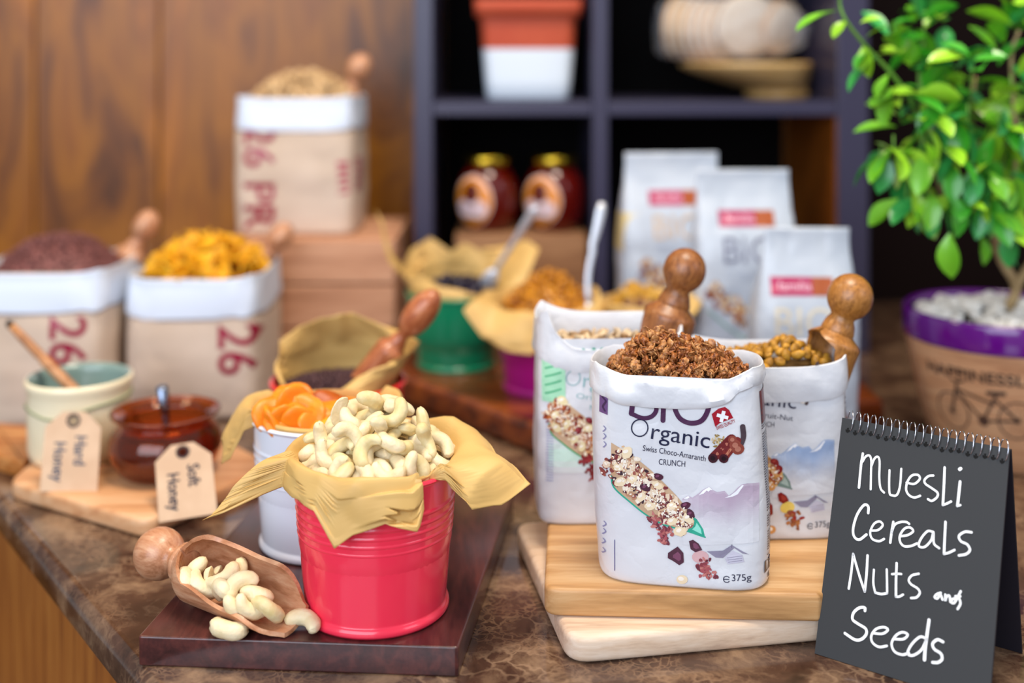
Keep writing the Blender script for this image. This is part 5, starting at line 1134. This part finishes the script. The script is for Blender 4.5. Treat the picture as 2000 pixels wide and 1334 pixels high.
STROKES = [  # hand lettering, in millimetres on the card
    ('Muesli', [(1.9, [(19.2, 146.0), (18.8, 139.1), (18.9, 130.3), (19.1, 121.2)]), (1.6, [(19.6, 140.1), (21.6, 144.3), (24.4, 145.5), (26.1, 142.1), (26.9, 133.5), (28.0, 121.8)]), (1.6, [(26.6, 138.2), (28.3, 144.0), (30.7, 145.9), (32.4, 142.6), (33.4, 131.6), (35.2, 124.1), (38.1, 121.6)]), (1.6, [(40.4, 138.1), (41.0, 130.0), (42.2, 122.1), (44.1, 120.9), (47.6, 122.0), (49.2, 128.6), (48.9, 140.8)]), (1.6, [(53.7, 131.9), (59.3, 132.2), (62.9, 136.4), (61.4, 138.9), (57.1, 137.7), (54.3, 132.8), (53.9, 127.2), (56.2, 123.8), (60.3, 122.8), (64.4, 124.9)]), (1.6, [(72.3, 140.8), (69.0, 139.7), (66.4, 136.5), (67.3, 133.9), (72.1, 131.8), (76.3, 129.6), (76.3, 126.5), (73.0, 123.2), (70.1, 123.7)]), (1.8, [(79.7, 147.9), (80.3, 136.6), (80.9, 122.0)]), (1.6, [(80.9, 122.0), (83.4, 123.5), (86.3, 125.6)]), (2, [(91.3, 140.4), (91.2, 132.7), (91.0, 123.6)]), (1.5, [(91.0, 123.6), (93.0, 124.6)]), (2.4, [(90.2, 148.7), (90.9, 149.4)])]),
    ('Cereals', [(1.9, [(28.1, 104.9), (27.5, 109.5), (24.2, 109.6), (20.0, 101.9), (18.2, 92.1), (19.5, 86.4), (23.6, 85.0), (28.5, 89.7)]), (1.6, [(31.1, 93.1), (36.5, 94.7), (39.7, 98.8), (37.2, 100.9), (33.2, 98.3), (31.1, 91.9), (33.2, 87.7), (38.2, 87.3), (41.7, 89.7)]), (1.8, [(47.1, 102.8), (46.6, 95.4), (46.4, 88.2)]), (1.6, [(46.4, 93.8), (48.1, 100.7), (51.9, 103.7), (56.2, 104.8), (58.6, 104.0)]), (1.6, [(52.9, 94.1), (58.3, 96.2), (61.9, 99.7), (59.3, 101.7), (55.5, 99.9), (52.8, 94.5), (53.6, 90.1), (56.7, 88.1), (61.4, 89.4), (65.5, 92.1)]), (1.6, [(76.1, 102.4), (71.9, 101.9), (67.8, 95.7), (66.9, 90.7), (71.0, 91.0), (75.1, 96.6), (76.1, 102.4), (77.2, 94.9), (81.1, 92.5)]), (1.8, [(83.8, 111.0), (84.3, 99.5), (84.8, 89.5)]), (1.6, [(84.8, 89.5), (88.0, 91.1), (91.7, 93.8)]), (1.7, [(102.1, 108.1), (97.6, 107.4), (93.9, 103.8), (95.4, 100.6), (99.9, 99.4), (102.0, 96.2), (99.7, 92.9), (95.0, 90.9)])]),
    ('Nuts', [(1.8, [(19.9, 49.9), (20.4, 61.5), (20.3, 74.2)]), (1.8, [(20.3, 74.2), (23.6, 66.9), (27.9, 58.0), (31.7, 50.9)]), (1.9, [(31.7, 50.9), (31.7, 62.8), (31.0, 75.6)]), (1.6, [(36.7, 67.1), (37.3, 58.1), (39.4, 52.0)]), (1.7, [(39.4, 52.0), (43.8, 52.2), (47.9, 53.8)]), (1.6, [(47.9, 53.8), (46.9, 62.0), (45.9, 69.6)]), (1.8, [(52.5, 75.4), (53.3, 63.6), (54.4, 53.1)]), (1.6, [(54.4, 53.1), (56.6, 53.7), (59.2, 55.7)]), (1.6, [(50.0, 67.3), (53.2, 68.4), (56.5, 69.0)]), (1.6, [(68.7, 72.2), (64.2, 70.0), (62.2, 66.5), (64.0, 64.0), (68.9, 62.3), (70.7, 59.8), (68.7, 56.3), (65.0, 54.9)])]),
    ('and', [(1.6, [(85.0, 63.5), (82.5, 62.0), (81.1, 59.6), (83.1, 59.3), (84.8, 62.3), (86.6, 59.4)]), (1.6, [(88.2, 63.1), (88.6, 59.2), (89.2, 62.0), (91.0, 63.0), (92.1, 59.2)]), (1.6, [(95.0, 62.3), (93.0, 61.1), (92.7, 59.2), (94.6, 59.3), (96.4, 63.0), (98.3, 67.9)]), (1.6, [(95.1, 63.8), (98.3, 64.6)]), (1.6, [(97.2, 64.0), (98.8, 60.1), (97.3, 56.0)])]),
    ('Seeds', [(2, [(33.4, 38.1), (33.0, 40.1), (29.0, 38.9), (25.4, 34.7), (25.2, 30.1), (29.5, 28.2), (35.2, 26.5), (36.1, 23.0), (33.1, 18.8), (28.4, 17.2), (20.7, 19.4)]), (1.7, [(40.4, 24.9), (47.5, 26.4), (51.1, 30.0), (47.8, 30.9), (42.5, 28.0), (39.9, 22.9), (41.2, 18.8), (46.1, 17.2), (51.5, 19.4)]), (1.7, [(55.6, 25.1), (62.4, 26.9), (65.2, 30.6), (61.2, 31.1), (56.9, 27.5), (54.7, 21.8), (57.2, 17.3), (62.7, 16.7), (67.2, 19.0)]), (1.7, [(78.5, 31.6), (73.6, 31.3), (68.4, 24.8), (66.4, 18.5), (70.3, 18.4), (75.6, 23.6), (78.5, 31.6)]), (2.2, [(78.8, 43.9), (78.3, 33.3), (78.0, 24.6), (78.2, 17.7)]), (1.9, [(89.5, 32.5), (85.7, 32.9), (82.7, 29.4), (84.2, 26.3), (88.7, 24.7), (89.9, 21.5), (87.4, 18.6), (83.8, 17.6)])]),
]
for nme, lines in STROKES:
    d_ = Decal(lambda x, z_, o_: fnp(x, z_, o_))
    for wd, pts in lines: d_.line([(p[0]/1000, p[1]/1000) for p in pts], wd/1000, 'f4f6f8', 1, 6)
    d_.build('lettering', npad)
# the pieces at the ends of each heap get a label of their own
bpy.context.view_layer.update()
for grp, what, where in (('cashews lying in the wooden scoop', 'cashew nut', 'lying in the pale wooden scoop'), ('dried apricots in the white bucket', 'orange dried apricot', 'in the white bucket'),
                         ('cornflakes heaped in the kraft bag', 'golden cornflake', 'of the heap in the kraft bag'), ('granola clusters in the cinnamon muesli bag', 'granola cluster', 'of the heap in the cinnamon muesli bag'),
                         ('nuggets heaped in the bag on the crate', 'cereal nugget', 'of the heap above the crate'), ('white pebbles in the plant pot', 'white pebble', 'in the purple rimmed plant pot')):
    relabel([o for o in C.objects if o.get('group') == grp], what, where)
